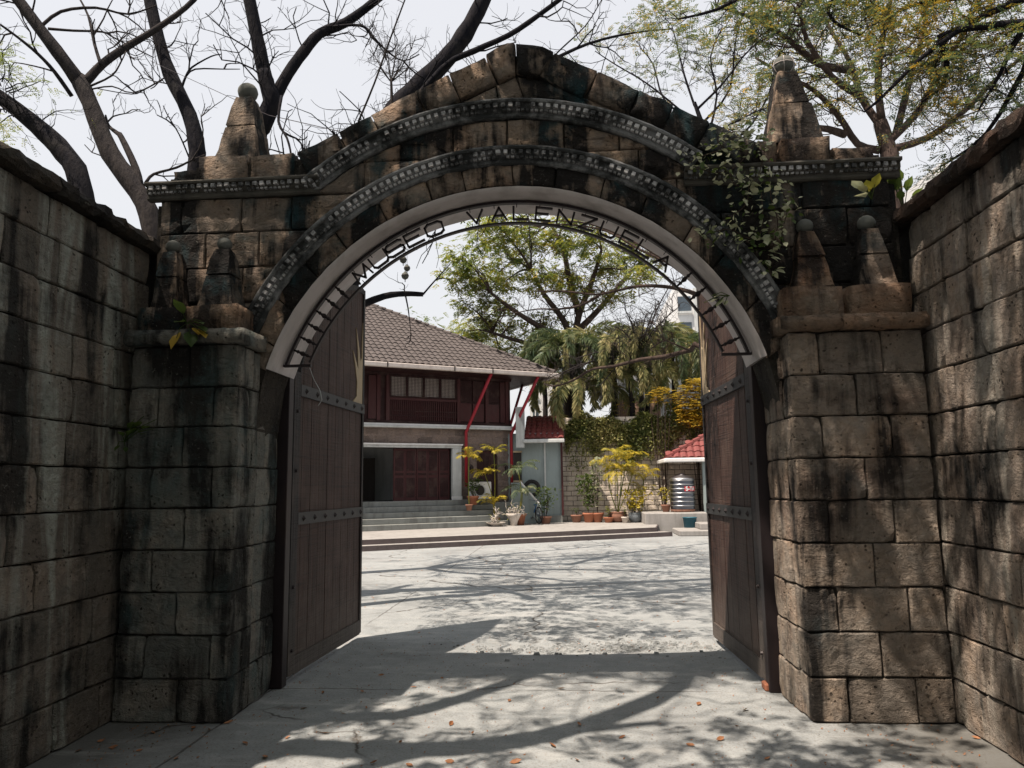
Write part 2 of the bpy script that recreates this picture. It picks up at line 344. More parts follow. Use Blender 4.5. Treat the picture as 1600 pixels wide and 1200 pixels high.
# platform with two curb steps
C0 = Vector((-5.24, 18.2, 0)); CD = (Vector((2.92, 22.74, 0))-C0).normalized(); CN = Vector((-CD.y, CD.x, 0))
def cq(s, n): v = C0+CD*s+CN*n; return (v.x, v.y)
def slab(name, poly, z0, z1, mt, parent=None, kind='structure'):
    b = B(); b.prism(poly, lambda u, v, d: (u, v, d), z0, z1); o = b.obj(name, mt, parent)
    if kind: o['kind'] = kind
    return o
LEN = 9.35
slab('lower_curb', [cq(-12, 0), cq(LEN, 0), cq(LEN+.1, 6), cq(-12, 6)], 0, .125, M['curb'])
slab('platform', [cq(-12, .38), cq(LEN-.3, .38), (3.15, 27.45), (-22, 27.45), cq(-12, 9)], .129, .25, M['curb'])
sheet('platform_paving', [cq(-12, .40), cq(LEN-.32, .40), (3.1, 27.4), (-21, 27.4), cq(-12, 9)], .254, M['plat'])
sheet('curb_paving', [cq(-12, .015), cq(LEN-.02, .015), cq(LEN-.02, .37), cq(-12, .37)], .129, M['plat'])

# ================================================================ STONE BLOCKS
def frame(O, U, N):
    O, U, N = Vector(O), Vector(U).normalized(), Vector(N).normalized()
    return lambda u, v, d: tuple(O+U*u+Vector((0, 0, v))+N*d)
def poly_block(b, poly, fr, depth=.07, bulge=.010, rough=.006, gap=.005, rg=rnd, sp=.11):
    n = len(poly)
    ar = sum(poly[i][0]*poly[(i+1) % n][1]-poly[(i+1) % n][0]*poly[i][1] for i in range(n))
    if abs(ar) < .004: return False
    if ar < 0: poly = poly[::-1]
    us = [p[0] for p in poly]; vs = [p[1] for p in poly]
    c = (sum(us)/n, sum(vs)/n); hu = max(.03, (max(us)-min(us))/2); hv = max(.03, (max(vs)-min(vs))/2)
    dp = []
    for i in range(n):
        a, q = poly[i], poly[(i+1) % n]; l = math.hypot(q[0]-a[0], q[1]-a[1]); k = max(1, round(l/sp))
        for j in range(k): dp.append((a[0]+(q[0]-a[0])*j/k, a[1]+(q[1]-a[1])*j/k))
    c = (sum(p[0] for p in dp)/len(dp), sum(p[1] for p in dp)/len(dp))
    def sc2(p, ins): return (c[0]+(p[0]-c[0])*(1-min(.6, ins/hu)), c[1]+(p[1]-c[1])*(1-min(.6, ins/hv)))
    pr = rg.uniform(-.006, .006)
    j = lambda s: rg.uniform(-s, s)
    R0 = [(*sc2(p, gap), -depth) for p in dp]
    R1 = [(q[0]+j(.004), q[1]+j(.004), pr-.006+j(.004)) for q in (sc2(p, gap) for p in dp)]
    R2 = [(q[0]+j(.005), q[1]+j(.005), pr+bulge*.45+j(rough)) for q in (sc2(p, gap+.009) for p in dp)]
    R3 = [(c[0]+(p[0]-c[0])*.5+j(.01), c[1]+(p[1]-c[1])*.5+j(.01), pr+bulge+j(rough*1.5)) for p in dp]
    N_ = len(dp); base = len(b.v)
    for R_ in (R0, R1, R2, R3):
        for q in R_: b.v.append(fr(*q))
    b.v.append(fr(c[0], c[1], pr+bulge+j(rough)))
    for r_ in range(3):
        for i in range(N_):
            a = base+r_*N_+i; q = base+r_*N_+(i+1) % N_; b.f.append((a, q, q+N_, a+N_))
    for i in range(N_): b.f.append((base+3*N_+i, base+3*N_+(i+1) % N_, base+4*N_))
    return True
from mathutils import noise as mnoise
def grid_block(b, x0, z0, x1, z1, fr, depth=.07, bulge=.010, rough=.006, gap=.005, rg=rnd, sp=None):
    x0 += gap*rg.uniform(.6, 1.3); x1 -= gap*rg.uniform(.6, 1.3); z0 += gap*rg.uniform(.6, 1.3); z1 -= gap*rg.uniform(.6, 1.3)
    if x1-x0 < .02 or z1-z0 < .02: return False
    us = [x0, x0+.009]; n = max(1, round((x1-x0-.018)/.062)); us += [x0+.009+(x1-x0-.018)*i/n for i in range(1, n+1)]+[x1]
    vs = [z0, z0+.009]; k = max(1, round((z1-z0-.018)/.062)); vs += [z0+.009+(z1-z0-.018)*i/k for i in range(1, k+1)]+[z1]
    pr = rg.uniform(-.007, .007); sd = Vector((rg.uniform(0, 99), rg.uniform(0, 99), 0)); nu, nv = len(us), len(vs); base = len(b.v)
    tilt = (rg.uniform(-.02, .02), rg.uniform(-.03, .03)); chip = [rg.random() < .22 for _ in range(4)]; cs = rg.uniform(.014, .035)
    for j, v in enumerate(vs):
        for i, u in enumerate(us):
            ed = (i in (0, nu-1))+(j in (0, nv-1)); q = Vector((u, v, 0))
            h = pr+bulge*.5+mnoise.noise(q*7+sd)*rough*1.5+mnoise.noise(q*19+sd)*rough*.8+tilt[0]*(u-(x0+x1)/2)+tilt[1]*(v-(z0+z1)/2)
            uu, vv = u+mnoise.noise(q*11+sd*1.3)*.006, v+mnoise.noise(q*11+sd*2.1)*.006
            if ed: h -= .007+rg.uniform(0, .006)
            c = (0 if i < 2 else 1 if i > nu-3 else 9)+(0 if j < 2 else 2 if j > nv-3 else 9)
            if c < 4 and chip[c]: h -= cs*(1 if ed else .5); uu += (1 if i < 2 else -1)*.004; vv += (1 if j < 2 else -1)*.004
            b.v.append(fr(uu, vv, h))
    for j in range(nv-1):
        for i in range(nu-1): a = base+j*nu+i; b.f.append((a, a+1, a+1+nu, a+nu))
    loop = [(i, 0) for i in range(nu)]+[(nu-1, j) for j in range(1, nv)]+[(i, nv-1) for i in range(nu-2, -1, -1)]+[(0, j) for j in range(nv-2, 0, -1)]
    n0 = len(b.v)
    for (i, j) in loop: b.v.append(fr(us[i], vs[j], -depth))
    L_ = len(loop)
    for k in range(L_):
        a, c = base+loop[k][1]*nu+loop[k][0], base+loop[(k+1) % L_][1]*nu+loop[(k+1) % L_][0]; b.f.append((a, n0+k, n0+(k+1) % L_, c))
    return True
def block(poly, fr, mt, parent, name='stone_block', flip=False, **kw):
    b = B(); us = {round(p[0], 5) for p in poly}; vs = {round(p[1], 5) for p in poly}
    if len(poly) == 4 and len(us) == 2 and len(vs) == 2: ok = grid_block(b, min(us), min(vs), max(us), max(vs), fr, **kw)
    else: ok = poly_block(b, poly, fr, **kw)
    if ok:
        if flip: b.f = [tuple(reversed(f)) for f in b.f]
        return b.obj(name, mt, parent, smooth=not (len(poly) == 4 and len(us) == 2))
def clip_circle(poly, c, r, outside=True):
    n = len(poly); dp = []
    for i in range(n):
        a, q = poly[i], poly[(i+1) % n]; k = max(1, math.ceil(math.hypot(q[0]-a[0], q[1]-a[1])/.02))
        for j in range(k): dp.append((a[0]+(q[0]-a[0])*j/k, a[1]+(q[1]-a[1])*j/k))
    sg = 1 if outside else -1
    ok = [sg*(math.hypot(p[0]-c[0], p[1]-c[1])-r) >= 0 for p in dp]
    if all(ok): return poly
    if not any(ok): return None
    N_ = len(dp); st = next(i for i in range(N_) if ok[i] and not ok[i-1]); out = []; run = 0
    seq = [(dp[(st+i) % N_], ok[(st+i) % N_]) for i in range(N_)]
    good = [p for p, o in seq if o]
    # keep the single good run, close it along the arc
    g = []
    for p, o in seq:
        if o: g.append(p)
        else: break
    ths = math.atan2(g[-1][1]-c[1], g[-1][0]-c[0]); the = math.atan2(g[0][1]-c[1], g[0][0]-c[0])
    d = the-ths
    while d > math.pi: d -= 2*math.pi
    while d < -math.pi: d += 2*math.pi
    k = max(1, int(abs(d)*r/.08))
    arc = [(c[0]+r*math.cos(ths+d*i/k), c[1]+r*math.sin(ths+d*i/k)) for i in range(k+1)]
    # thin the straight part back to corners
    s = [g[0]]
    for i in range(1, len(g)-1):
        a, q, e = s[-1], g[i], g[i+1]
        cr = (q[0]-a[0])*(e[1]-q[1])-(q[1]-a[1])*(e[0]-q[0])
        if abs(cr) > 1e-5: s.append(q)
    s.append(g[-1]); return s+arc
def clip_half(poly, a, q):                          # keep the side left of a->q
    out = []; n = len(poly); f = lambda p: (q[0]-a[0])*(p[1]-a[1])-(q[1]-a[1])*(p[0]-a[0])
    for i in range(n):
        p, e = poly[i], poly[(i+1) % n]; fp, fe = f(p), f(e)
        if fp >= 0: out.append(p)
        if fp*fe < 0: t = fp/(fp-fe); out.append((p[0]+(e[0]-p[0])*t, p[1]+(e[1]-p[1])*t))
    return out if len(out) > 2 else None
def courses(fr, u0, u1, zs, w, mt, parent, shape=None, phase=0, flip=False, jw=.08, rg=rnd, **kw):
    for k in range(len(zs)-1):
        z0, z1 = zs[k], zs[k+1]; u = u0 - (w*.5 if (k+phase) % 2 else 0)
        js = []
        while u < u1:
            js.append(u); u += w*(1+rg.uniform(-jw, jw))
        js.append(u1+9); js[0] = -1e9
        for i in range(len(js)-1):
            a, c = max(u0, js[i]), min(u1, js[i+1])
            if c-a < .03: continue
            if c-a < .09 and i > 0: continue
            if i+2 < len(js) and u1-c < .09: c = u1
            p = [(a, z0), (c, z0), (c, z1), (a, z1)]
            if shape: p = shape(p)
            if p: block(p, fr, mt, parent, flip=flip, **kw)
CH = .285
# ---------------------------------------------------------------- side walls
def side_wall(name, X, sgn, mt, label, ph):
    # X(Y,z) plane; sgn=+1 the wall faces +x (left wall), -1 faces -x
    Y0, Y1 = -5.0, 6.3
    r = thing(name, (X(2, 0)-sgn*.2, 2, 0), label, 'wall')
    b = B()
    for (ya, yb) in ((Y0, Y1),):
        q = lambda y, z, d: (X(y, z)-sgn*d, y, z)
        b.add([q(ya,0,.03), q(yb,0,.03), q(yb,3.5,.03), q(ya,3.5,.03), q(ya,0,.38), q(yb,0,.38), q(yb,3.5,.38), q(ya,3.5,.38)],
              [(0,1,2,3),(4,7,6,5),(0,3,7,4),(1,5,6,2),(3,2,6,7),(0,4,5,1)])
    b.obj('backing', M['mortar'], r)
    def fr(u, v, d): return (X(u, v)+sgn*d, u, v)
    zs = [i*CH for i in range(12)]+[3.40]
    courses(fr, 0.2, 5.40, zs, .47, mt, r, phase=ph, flip=(sgn < 0), depth=.05, bulge=.007, gap=.005)
    def fr2(u, v, d): return (X(u, 3.4)-sgn*.16+sgn*d, u, v)
    y = -1.0
    while y < 5.55:                                 # coping slabs
        l = rnd.uniform(.7, .95); e = min(5.6, y+l-.008)
        bb = B(); o = .235+rnd.uniform(-.01, .01); h = 3.405+rnd.uniform(-.004, .004)
        pts = []
        K = 12
        for i in range(K+1):
            yy = y+(e-y)*i/K
            x0 = X(yy, 3.4)-sgn*.16
            for (dx, dz) in ((o, 0), (o+.02, .04), (o-.005, .10), (.10, .135), (-o, .12), (-o, 0)):
                pts.append((x0+sgn*(dx+rnd.uniform(-.016, .016)), yy, h+dz+rnd.uniform(-.014, .014)))
        fs = []
        for i in range(K):
            for j in range(6):
                a = i*6+j; c = i*6+(j+1) % 6; f = (a, c, c+6, a+6); fs.append(f if sgn > 0 else tuple(reversed(f)))
        fs += [tuple(range(6)), tuple(range(K*6+5, K*6-1, -1))]
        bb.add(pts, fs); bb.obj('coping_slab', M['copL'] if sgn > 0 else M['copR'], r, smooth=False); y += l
    return r
XL = lambda y, z: -3.156-.0335*(y-5)-.0313*z
XR = lambda y, z: 2.413+.0041*(y-5)+.018*z
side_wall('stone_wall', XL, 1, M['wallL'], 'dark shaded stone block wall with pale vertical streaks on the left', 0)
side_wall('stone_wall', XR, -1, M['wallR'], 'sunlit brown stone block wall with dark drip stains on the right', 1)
# ---------------------------------------------------------------- gateway
G = thing('stone_gateway', (-.44, 5.5, 0), 'arched brown stone gateway with pediment and obelisks between the side walls', 'gateway')
AC = (-.44, 1.87); AR = 1.95                        # arch opening
YF, YB = 5.40, 5.88
frA = frame((0, YF, 0), (1, 0, 0), (0, -1, 0))
JL, JR = -2.38, 1.50
# core (recessed a little behind the blocks), built as vertical strips so that the opening stays open
TOPL = [(-3.24, 3.83), (-3.16, 3.83), (-3.15, 4.05), (-2.95, 4.06), (-2.94, 4.14), (-2.13, 4.15), (-.415, 4.95), (-.24, 4.91), (1.06, 4.22), (1.42, 4.06), (1.45, 3.98), (2.33, 3.98), (2.34, 3.76), (2.42, 3.75)]
def topz(x):
    for i in range(len(TOPL)-1):
        (a, za), (c, zc) = TOPL[i], TOPL[i+1]
        if a <= x <= c: return za+(zc-za)*(x-a)/(c-a) - .03
    return 3.7
def botz(x):
    if x <= JL or x >= JR: return 0
    d = AR+.01; q = d*d-(x-AC[0])**2
    return AC[1]+math.sqrt(max(q, 0))
cb = B(); xs_ = sorted(set([-3.24+i*.06 for i in range(95) if -3.24+i*.06 < 2.42]+[p[0] for p in TOPL]+[JL-.02, JR+.02]))
for x0, x1 in zip(xs_[:-1], xs_[1:]):
    xm0, xm1 = x0+1e-4, x1-1e-4
    if x1-x0 < 1e-3: continue
    za, zb, ta, tb = botz(xm0), botz(xm1), topz(xm0), topz(xm1)
    if (JL-.02 <= x0 and x1 <= JR+.02):
        d = AR+.01; za = AC[1]+math.sqrt(max(d*d-(x0-AC[0])**2, 0)); zb = AC[1]+math.sqrt(max(d*d-(x1-AC[0])**2, 0))
    cb.add([(x0,YF+.03,za),(x1,YF+.03,zb),(x1,YF+.03,tb),(x0,YF+.03,ta),(x0,YB,za),(x1,YB,zb),(x1,YB,tb),(x0,YB,ta)],
           [(0,1,2,3),(5,4,7,6),(3,2,6,7),(0,4,5,1)])
for x, zt in ((-3.24, 3.8), (2.42, 3.72), (JL-.02, 2.2), (JR+.02, 2.2)):
    cb.add([(x,YF+.03,0),(x,YB,0),(x,YB,zt),(x,YF+.03,zt)], [(0,1,2,3)])
cb.obj('core', M['mortar'], G)
def shpA(p):
    q = clip_circle(p, (-.45, 1.93), 2.19)          # above the inner moulding
    if q: q = clip_circle_in(q)
    return q
def clip_circle_in(p):                              # below the outer moulding / cornice line
    if max(z for _, z in p) > 3.90:
        q = clip_circle(p, (-.465, 2.08), 2.29, outside=False)
        return q
    return p
zsA = [2.69, 2.98, 3.26, 3.545, 3.825]
frA2 = frA
def rowblocks(u0, u1, z0, z1, w, ph):
    u = u0-(w/2 if ph else 0); js = []
    while u < u1: js.append(u); u += w*rnd.uniform(.9, 1.12)
    js = [max(u0, j) for j in js]+[u1]
    for a, c in zip(js[:-1], js[1:]):
        if c-a > .04:
            p = shpA([(a, z0), (c, z0), (c, z1), (a, z1)])
            if p: block(p, frA, M['gate'], G, depth=.06, bulge=.012, rough=.009)
for k in range(4): rowblocks(-3.22 if k < 3 else -3.20, -.45, zsA[k], zsA[k+1], .44, k % 2); rowblocks(-.45, 2.37, zsA[k], zsA[k+1], .44, (k+1) % 2)
def rowtop(z0, z1, u0, u1, js):
    for a, c in zip(js[:-1], js[1:]):
        p = clip_circle([(a, z0), (c, z0), (c, z1), (a, z1)], (-.45, 1.93), 2.19)
        if p: p = clip_circle(p, (-.465, 2.08), 2.285, outside=False)
        if p: block(p, frA, M['gate'], G, depth=.06, bulge=.01, rough=.008)
rowtop(3.825, 4.07, -2.1, 1.2, [-2.0, -1.56, -1.12, -.70, -.28, .14, .56, .98, 1.3])
rowtop(4.07, 4.36, -1.8, .9, [-1.75, -1.27, -.86, -.44, 0, .42, .86, 1.2])
# voussoirs between plaster arch and inner moulding
angs = [17]
while angs[-1] < 163: angs.append(angs[-1]+rnd.uniform(7.5, 11.5))
angs[-1] = 163
for a0, a1 in zip(angs[:-1], angs[1:]):
    if a1-a0 < 3: continue
    K = 3; P = [(AC[0]+1.955*math.cos(math.radians(a0+(a1-a0)*i/K)), AC[1]+1.955*math.sin(math.radians(a0+(a1-a0)*i/K))) for i in range(K+1)]
    Q = [(-.45+2.115*math.cos(math.radians(a0+(a1-a0)*i/K)), 1.905+2.115*math.sin(math.radians(a0+(a1-a0)*i/K))) for i in range(K, -1, -1)]
    block(P+Q, frA, M['gate'], G, name='voussoir', depth=.06, bulge=.016, rough=.012)
# jambs below the springing, face and reveal
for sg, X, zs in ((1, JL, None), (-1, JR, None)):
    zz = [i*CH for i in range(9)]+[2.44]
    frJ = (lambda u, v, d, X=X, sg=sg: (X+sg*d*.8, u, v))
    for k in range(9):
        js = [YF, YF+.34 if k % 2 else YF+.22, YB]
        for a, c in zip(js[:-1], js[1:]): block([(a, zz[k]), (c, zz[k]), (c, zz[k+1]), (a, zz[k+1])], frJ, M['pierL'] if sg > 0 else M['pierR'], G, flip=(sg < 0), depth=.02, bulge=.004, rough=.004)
# white plaster soffit
pb = B(); K = 60; ring = []
A0, A1 = math.radians(17.5), math.radians(162.5)
for i in range(K+1):
    a = A0+(A1-A0)*i/K
    for (r_, y) in ((AR+.002, YF-.004), (AR-.028, YF+.006), (AR-.035, YF+.03), (AR-.035, YB+.005), (AR+.02, YB+.012)):
        rr = r_+rnd.uniform(-.002, .002); pb.v.append((AC[0]+rr*math.cos(a), y, AC[1]+rr*math.sin(a)))
for i in range(K):
    for j in range(4): a = i*5+j; pb.f.append((a, a+5, a+6, a+1))
pb.f.append((4,3,2,1,0)); pb.f.append(tuple(K*5+j for j in range(5)))
pb.obj('plaster_soffit', M['plaster'], G, smooth=True)
# mouldings: swept profile
def sweep(b, path, prof, y0):                       # path: list of (x,z, nx,nz) with outward radial n ; prof: (radial, forward)
    m_ = len(prof); base = len(b.v)
    for (x, z, nx_, nz) in path:
        for r_, f in prof: b.v.append((x+nx_*r_+rnd.uniform(-.0015, .0015), y0-f+rnd.uniform(-.0015, .0015), z+nz*r_+rnd.uniform(-.002, .002)))
    for i in range(len(path)-1):
        for j in range(m_-1):
            a = base+i*m_+j; b.f.append((a, a+1, a+1+m_, a+m_))
    b.f.append(tuple(base+j for j in range(m_))); b.f.append(tuple(base+(len(path)-1)*m_+j for j in reversed(range(m_))))
PROF = [(0, -.02), (0, .022), (.012, .034), (.028, .036), (.034, .028), (.044, .030), (.066, .052), (.100, .056), (.104, .088), (.118, .094), (.130, .090), (.132, -.02)]
def arcpath(c, r, a0, a1, k): return [(c[0]+r*math.cos(math.radians(a)), c[1]+r*math.sin(math.radians(a)), math.cos(math.radians(a)), math.sin(math.radians(a))) for a in [a0+(a1-a0)*i/k for i in range(k+1)]]
def resample(path, step):
    out = []; acc = 0
    for (p, q) in zip(path[:-1], path[1:]):
        l = math.hypot(q[0]-p[0], q[1]-p[1]); t = (step-acc) if acc else 0
        t = step-acc
        while t < l:
            f = t/l; out.append(tuple(p[i]+(q[i]-p[i])*f for i in range(4))); t += step
        acc = (acc+l) % step
    return out
def dentils(b, path, step, w, r0, r1, f0, f1, skip=.06):
    for (x, z, nx_, nz) in resample(path, step):
        if rnd.random() < skip: continue
        tx, tz = -nz, nx_; ww = w*rnd.uniform(.85, 1.1)/2; ff = f1-rnd.uniform(0, .005)
        vs = [(x+nx_*r+tx*s, YF-f, z+nz*r+tz*s) for f in (f0, ff) for (r, s) in ((r0, -ww), (r0, ww), (r1, ww), (r1, -ww))]
        b.add(vs, [(0,1,2,3),(7,6,5,4),(0,4,5,1),(1,5,6,2),(2,6,7,3),(3,7,4,0)])
def moulding(name, path, dark=False):
    b = B(); sweep(b, path, PROF, YF); mt = M['mould_dark'] if dark else M['mould']; o = b.obj(name, mt, G)
    d = B(); dentils(d, path, .056, .033, .070, .100, .050, .084); dentils(d, path, .035, .024, .046, .062, .03, .056, .1)
    d.obj('dentil_row', M['mould_dark'] if dark and 0 else M['dentil'], o, kind='stuff')
moulding('arch_moulding', arcpath((-.45, 1.905), 2.08, 22, 158, 90))
upper = arcpath((-.465, 2.08), 2.285, 52, 130, 60)
moulding('upper_arch_moulding', upper)
pL = upper[-1]; pR = upper[0]
cz, czr = 3.83, 3.75
def straight(x0, z, x1, k=14): return [(x0+(x1-x0)*i/k, z, 0, 1) for i in range(k+1)]
moulding('cornice', straight(pL[0]+.03, cz-.005, -3.30), True)
moulding('cornice', straight(2.44, czr, pR[0]-.05), True)
# coping stones of the pediment
apL, apR = (-.415, 4.98), (-.24, 4.95)
def coping_run(p0, p1, th, n, flipn):
    dx, dz = p1[0]-p0[0], p1[1]-p0[1]; l = math.hypot(dx, dz); tx, tz = dx/l, dz/l; nx_, nz = (tz, -tx) if flipn else (-tz, tx)
    if nz > 0: nx_, nz = -nx_, -nz
    cuts = [0]
    for i in range(n): cuts.append(min(1, cuts[-1]+rnd.uniform(.8, 1.2)/n))
    cuts[-1] = 1
    for a, c in zip(cuts[:-1], cuts[1:]):
        A = (p0[0]+dx*a, p0[1]+dz*a+rnd.uniform(-.012, .012)); C_ = (p0[0]+dx*c, p0[1]+dz*c+rnd.uniform(-.012, .012)); k = rnd.uniform(-.03, .03)
        p = [A, C_, (C_[0]+nx_*th+k*tx, C_[1]+nz*th), (A[0]+nx_*th+k*tx, A[1]+nz*th)]
        q = clip_circle(p, (-.465, 2.08), 2.425)
        if q:
            block(q, frame((0, YF-.03, 0), (1, 0, 0), (0, -1, 0)), M['gate'], G, name='coping_stone', depth=.10, bulge=.022, rough=.014)
            # top faces, running back over the wall
            tb_ = B(); fr = lambda u, v, d, A=A: (A[0]+tx*u+(-nx_)*d*.6, YF-.02+v, A[1]+tz*u-nz*d*.6)
            ll = math.hypot(C_[0]-A[0], C_[1]-A[1]); poly_block(tb_, [(0, 0), (ll, 0), (ll, .34), (0, .34)], fr, depth=.05, bulge=.02, rough=.015)
            tb_.obj('top_stone', M['gate'], G, smooth=True)
coping_run((-2.10, 4.15), (-.60, 4.885), .23, 5, True)
coping_run((-.06, 4.885), (1.46, 4.05), .23, 5, False)
frC = frame((0, YF-.035, 0), (1, 0, 0), (0, -1, 0))
block([(-.60, 4.885), (-.42, 4.985), (-.36, 4.97), (-.36, 4.72), (-.50, 4.66)], frC, M['gate'], G, name='coping_stone', depth=.12, bulge=.03, rough=.015)
block([(-.36, 4.97), (-.22, 4.955), (-.06, 4.885), (-.17, 4.68), (-.36, 4.72)], frC, M['gate'], G, name='coping_stone', depth=.12, bulge=.03, rough=.015)
for poly in ([(-1.28, 4.30), (-.88, 4.47), (-.52, 4.65), (-.50, 4.49), (-.70, 4.44), (-.98, 4.42)], [(-.52, 4.655), (-.36, 4.715), (-.30, 4.53), (-.50, 4.50)],
             [(-.36, 4.715), (-.16, 4.675), (.10, 4.52), (.10, 4.50), (-.30, 4.52)], [(-.14, 4.66), (.55, 4.30), (.35, 4.35), (.05, 4.47)]):
    q = clip_circle(poly, (-.465, 2.08), 2.43)
    if q: block(q, frA, M['gate'], G, depth=.05, bulge=.012, rough=.008)
# blocks above the cornice on both sides
def bigblock(x0, x1, y0, y1, z0, z1, mt, name='stone_block'):
    b = B(); K = 4; rg = rnd; vs = {}
    for i in range(K+1):
        for j in range(3):
            for k in range(4):
                if 0 < i < K and 0 < j < 2 and 0 < k < 3: continue
                x = x0+(x1-x0)*i/K; y = y0+(y1-y0)*j/2; z = z0+(z1-z0)*k/3; e = .022; c = (i in (0, K))+(j in (0, 2))+(k in (0, 3))
                if c >= 2:
                    if i in (0, K): x += e*.6*(1 if i == 0 else -1)
                    if j in (0, 2): y += e*.6*(1 if j == 0 else -1)
                    if k == 3: z -= e*.6
                vs[i, j, k] = len(b.v); b.v.append((x+rg.uniform(-.008, .008), y+rg.uniform(-.008, .008), z+(rg.uniform(-.008, .008) if k else 0)))
    def q(a, c, d, e): b.f.append((vs[a], vs[c], vs[d], vs[e]))
    for i in range(K):
        for k in range(3): q((i,0,k), (i+1,0,k), (i+1,0,k+1), (i,0,k+1)); q((i+1,2,k), (i,2,k), (i,2,k+1), (i+1,2,k+1))
        for j in range(2): q((i,j,3), (i+1,j,3), (i+1,j+1,3), (i,j+1,3))
    for j in range(2):
        for k in range(3): q((0,j+1,k), (0,j,k), (0,j,k+1), (0,j+1,k+1)); q((K,j,k), (K,j+1,k), (K,j+1,k+1), (K,j,k+1))
    return b.obj(name, mt, G, smooth=True)
bigblock(-3.14, -2.93, 5.42, 5.85, 3.93, 4.10, M['gate'])
bigblock(-2.925, -2.50, 5.39, 5.95, 3.93, 4.20, M['gate'])
bigblock(-2.495, -2.12, 5.40, 5.95, 3.93, 4.19, M['gate'])
bigblock(1.44, 1.60, 5.40, 5.90, 3.86, 4.10, M['finR'])
bigblock(1.605, 1.98, 5.38, 5.92, 3.86, 4.11, M['finR'])
bigblock(1.985, 2.31, 5.42, 5.85, 3.86, 4.03, M['finR'])
bigblock(.95, 1.435, 5.42, 5.85, 3.9, 4.06, M['gate'])
def obelisk(cx, cy_, z0, wb, wt, h, rball, mt, skew=0, chip=.35):
    b = B(); K = 6; base = 0
    for k in range(K+1):
        f = k/K; w = (wb+(wt-wb)*f)/2; z = z0+h*f
        if k == K: w *= .86; z -= .004
        if k in (3, 4): z = z0+h*(.52 if k == 3 else .545)
        if k == 3: w = (wb+(wt-wb)*.52)/2
        if k == 4: w = (wb+(wt-wb)*.53)/2*1.0
        w *= rnd.uniform(.975, 1.02)
        e = w*.07
        for (dx, dy) in ((-w+e,-w),(w-e,-w),(w,-w+e),(w,w-e),(w-e,w),(-w+e,w),(-w,w-e),(-w,-w+e)):
            b.v.append((cx+skew*f+dx+rnd.uniform(-.008, .008), cy_+dy+rnd.uniform(-.008, .008), z+(rnd.uniform(-.006, .006) if k not in (0, 3, 4) else 0)))
    for k in range(K):
        if k == 3: continue
        for i in range(8): a = k*8+i; c = k*8+(i+1) % 8; b.f.append((a, c, c+8, a+8))
    b.f.append(tuple(K*8+i for i in range(8)))
    gw = (wb+(wt-wb)*.53)/2-.012; b.box((cx+skew*.5-gw, cy_-gw, z0+h*.50), (cx+skew*.5+gw, cy_+gw, z0+h*.56))
    o = b.obj('obelisk', mt, G)
    s = B(); n = 14; prof = [(rball*math.sin(math.pi*i/8)*(1.0), rball*.93*(1-math.cos(math.pi*i/8))) for i in range(1, 8)]
    prof = [(rball*.5, -.01)]+prof+[(rball*.06, rball*1.86)]
    s.lathe(prof, (cx+skew, cy_, z0+h-.006), n, .02); s.obj('ball', M['ball'], o, smooth=True)
    return o
obelisk(-2.645, 5.66, 4.19, .36, .16, .60, .084, M['gate'])
obelisk(1.775, 5.66, 4.10, .40, .16, .655, .086, M['gate'], -.02)
# white grout lines on the right ball: thin raised rings
gr = B()
for k in range(3):
    a = k*math.pi/3+.3; gr.tube([(1.755+.0875*math.cos(t)*math.cos(a), 5.66+.0875*math.cos(t)*math.sin(a), 4.826+.081*math.sin(t)) for t in [math.radians(-85+170*i/12) for i in range(13)]], .003, 4)
    gr.tube([(1.755-.0875*math.cos(t)*math.cos(a), 5.66-.0875*math.cos(t)*math.sin(a), 4.826+.081*math.sin(t)) for t in [math.radians(-85+170*i/12) for i in range(13)]], .003, 4)
gr.tube([(1.755+.0875*math.cos(t), 5.66+.0875*math.sin(t), 4.83) for t in [math.radians(30*i) for i in range(13)]], .003, 4)
gr.obj('grout_line', M['plaster'], G)
# ---------------------------------------------------------------- piers
def pier(x0, x1, yf, mt, mt2, inner):               # inner: +1 the return faces +x
    b = B(); b.box((x0+(0 if inner > 0 else .02), yf+.03, 0), (x1-(.02 if inner > 0 else 0), YF+.04, 2.60)); b.obj('core', M['mortar'], G)
    zs = [i*CH for i in range(9)]+[2.58]
    courses(frame((0, yf, 0), (1, 0, 0), (0, -1, 0)), x0, x1, zs, .44, mt, G, phase=1 if inner < 0 else 0, depth=.05, bulge=.011, rough=.008)
    X = x1 if inner > 0 else x0
    fr = lambda u, v, d: (X+inner*d, u, v)
    for k in range(9):
        s_ = yf+(.2 if k % 2 else .26)
        for a, c in ((yf+.004, s_), (s_, YF+.0)):
            block([(a, zs[k]), (c, zs[k]), (c, zs[k+1]), (a, zs[k+1])], fr, mt, G, flip=inner < 0, depth=.04, bulge=.006, rough=.006)
    # ledge slabs
    xa, xb = (x0-.02, x1+.05) if inner > 0 else (x0-.06, x1+.02)
    cut = xa+(xb-xa)*(.42 if inner < 0 else .55); 
    for a, c in ((xa, cut), (cut+.008, xb)):
        q = B(); K = 8
        for i in range(K+1):
            x = a+(c-a)*i/K; j = lambda s: rnd.uniform(-s, s)
            for (y, z) in ((YF+.02, 2.585), (yf-.05, 2.585), (yf-.08, 2.60), (yf-.085, 2.645), (yf-.05, 2.69), (YF+.02, 2.70)):
                q.v.append((x+(j(.004) if 0 < i < K else 0), y+j(.007), z+j(.005)))
        for i in range(K):
            for k in range(5): s0 = i*6+k; q.f.append((s0, s0+6, s0+7, s0+1))
        q.f += [tuple(range(6)), tuple(K*6+5-k for k in range(6))]
        q.obj('ledge_slab', mt2, G, smooth=True)
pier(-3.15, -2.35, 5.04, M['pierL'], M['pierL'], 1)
pier(1.515, 2.415, 5.20, M['pierR'], M['finR'], -1)
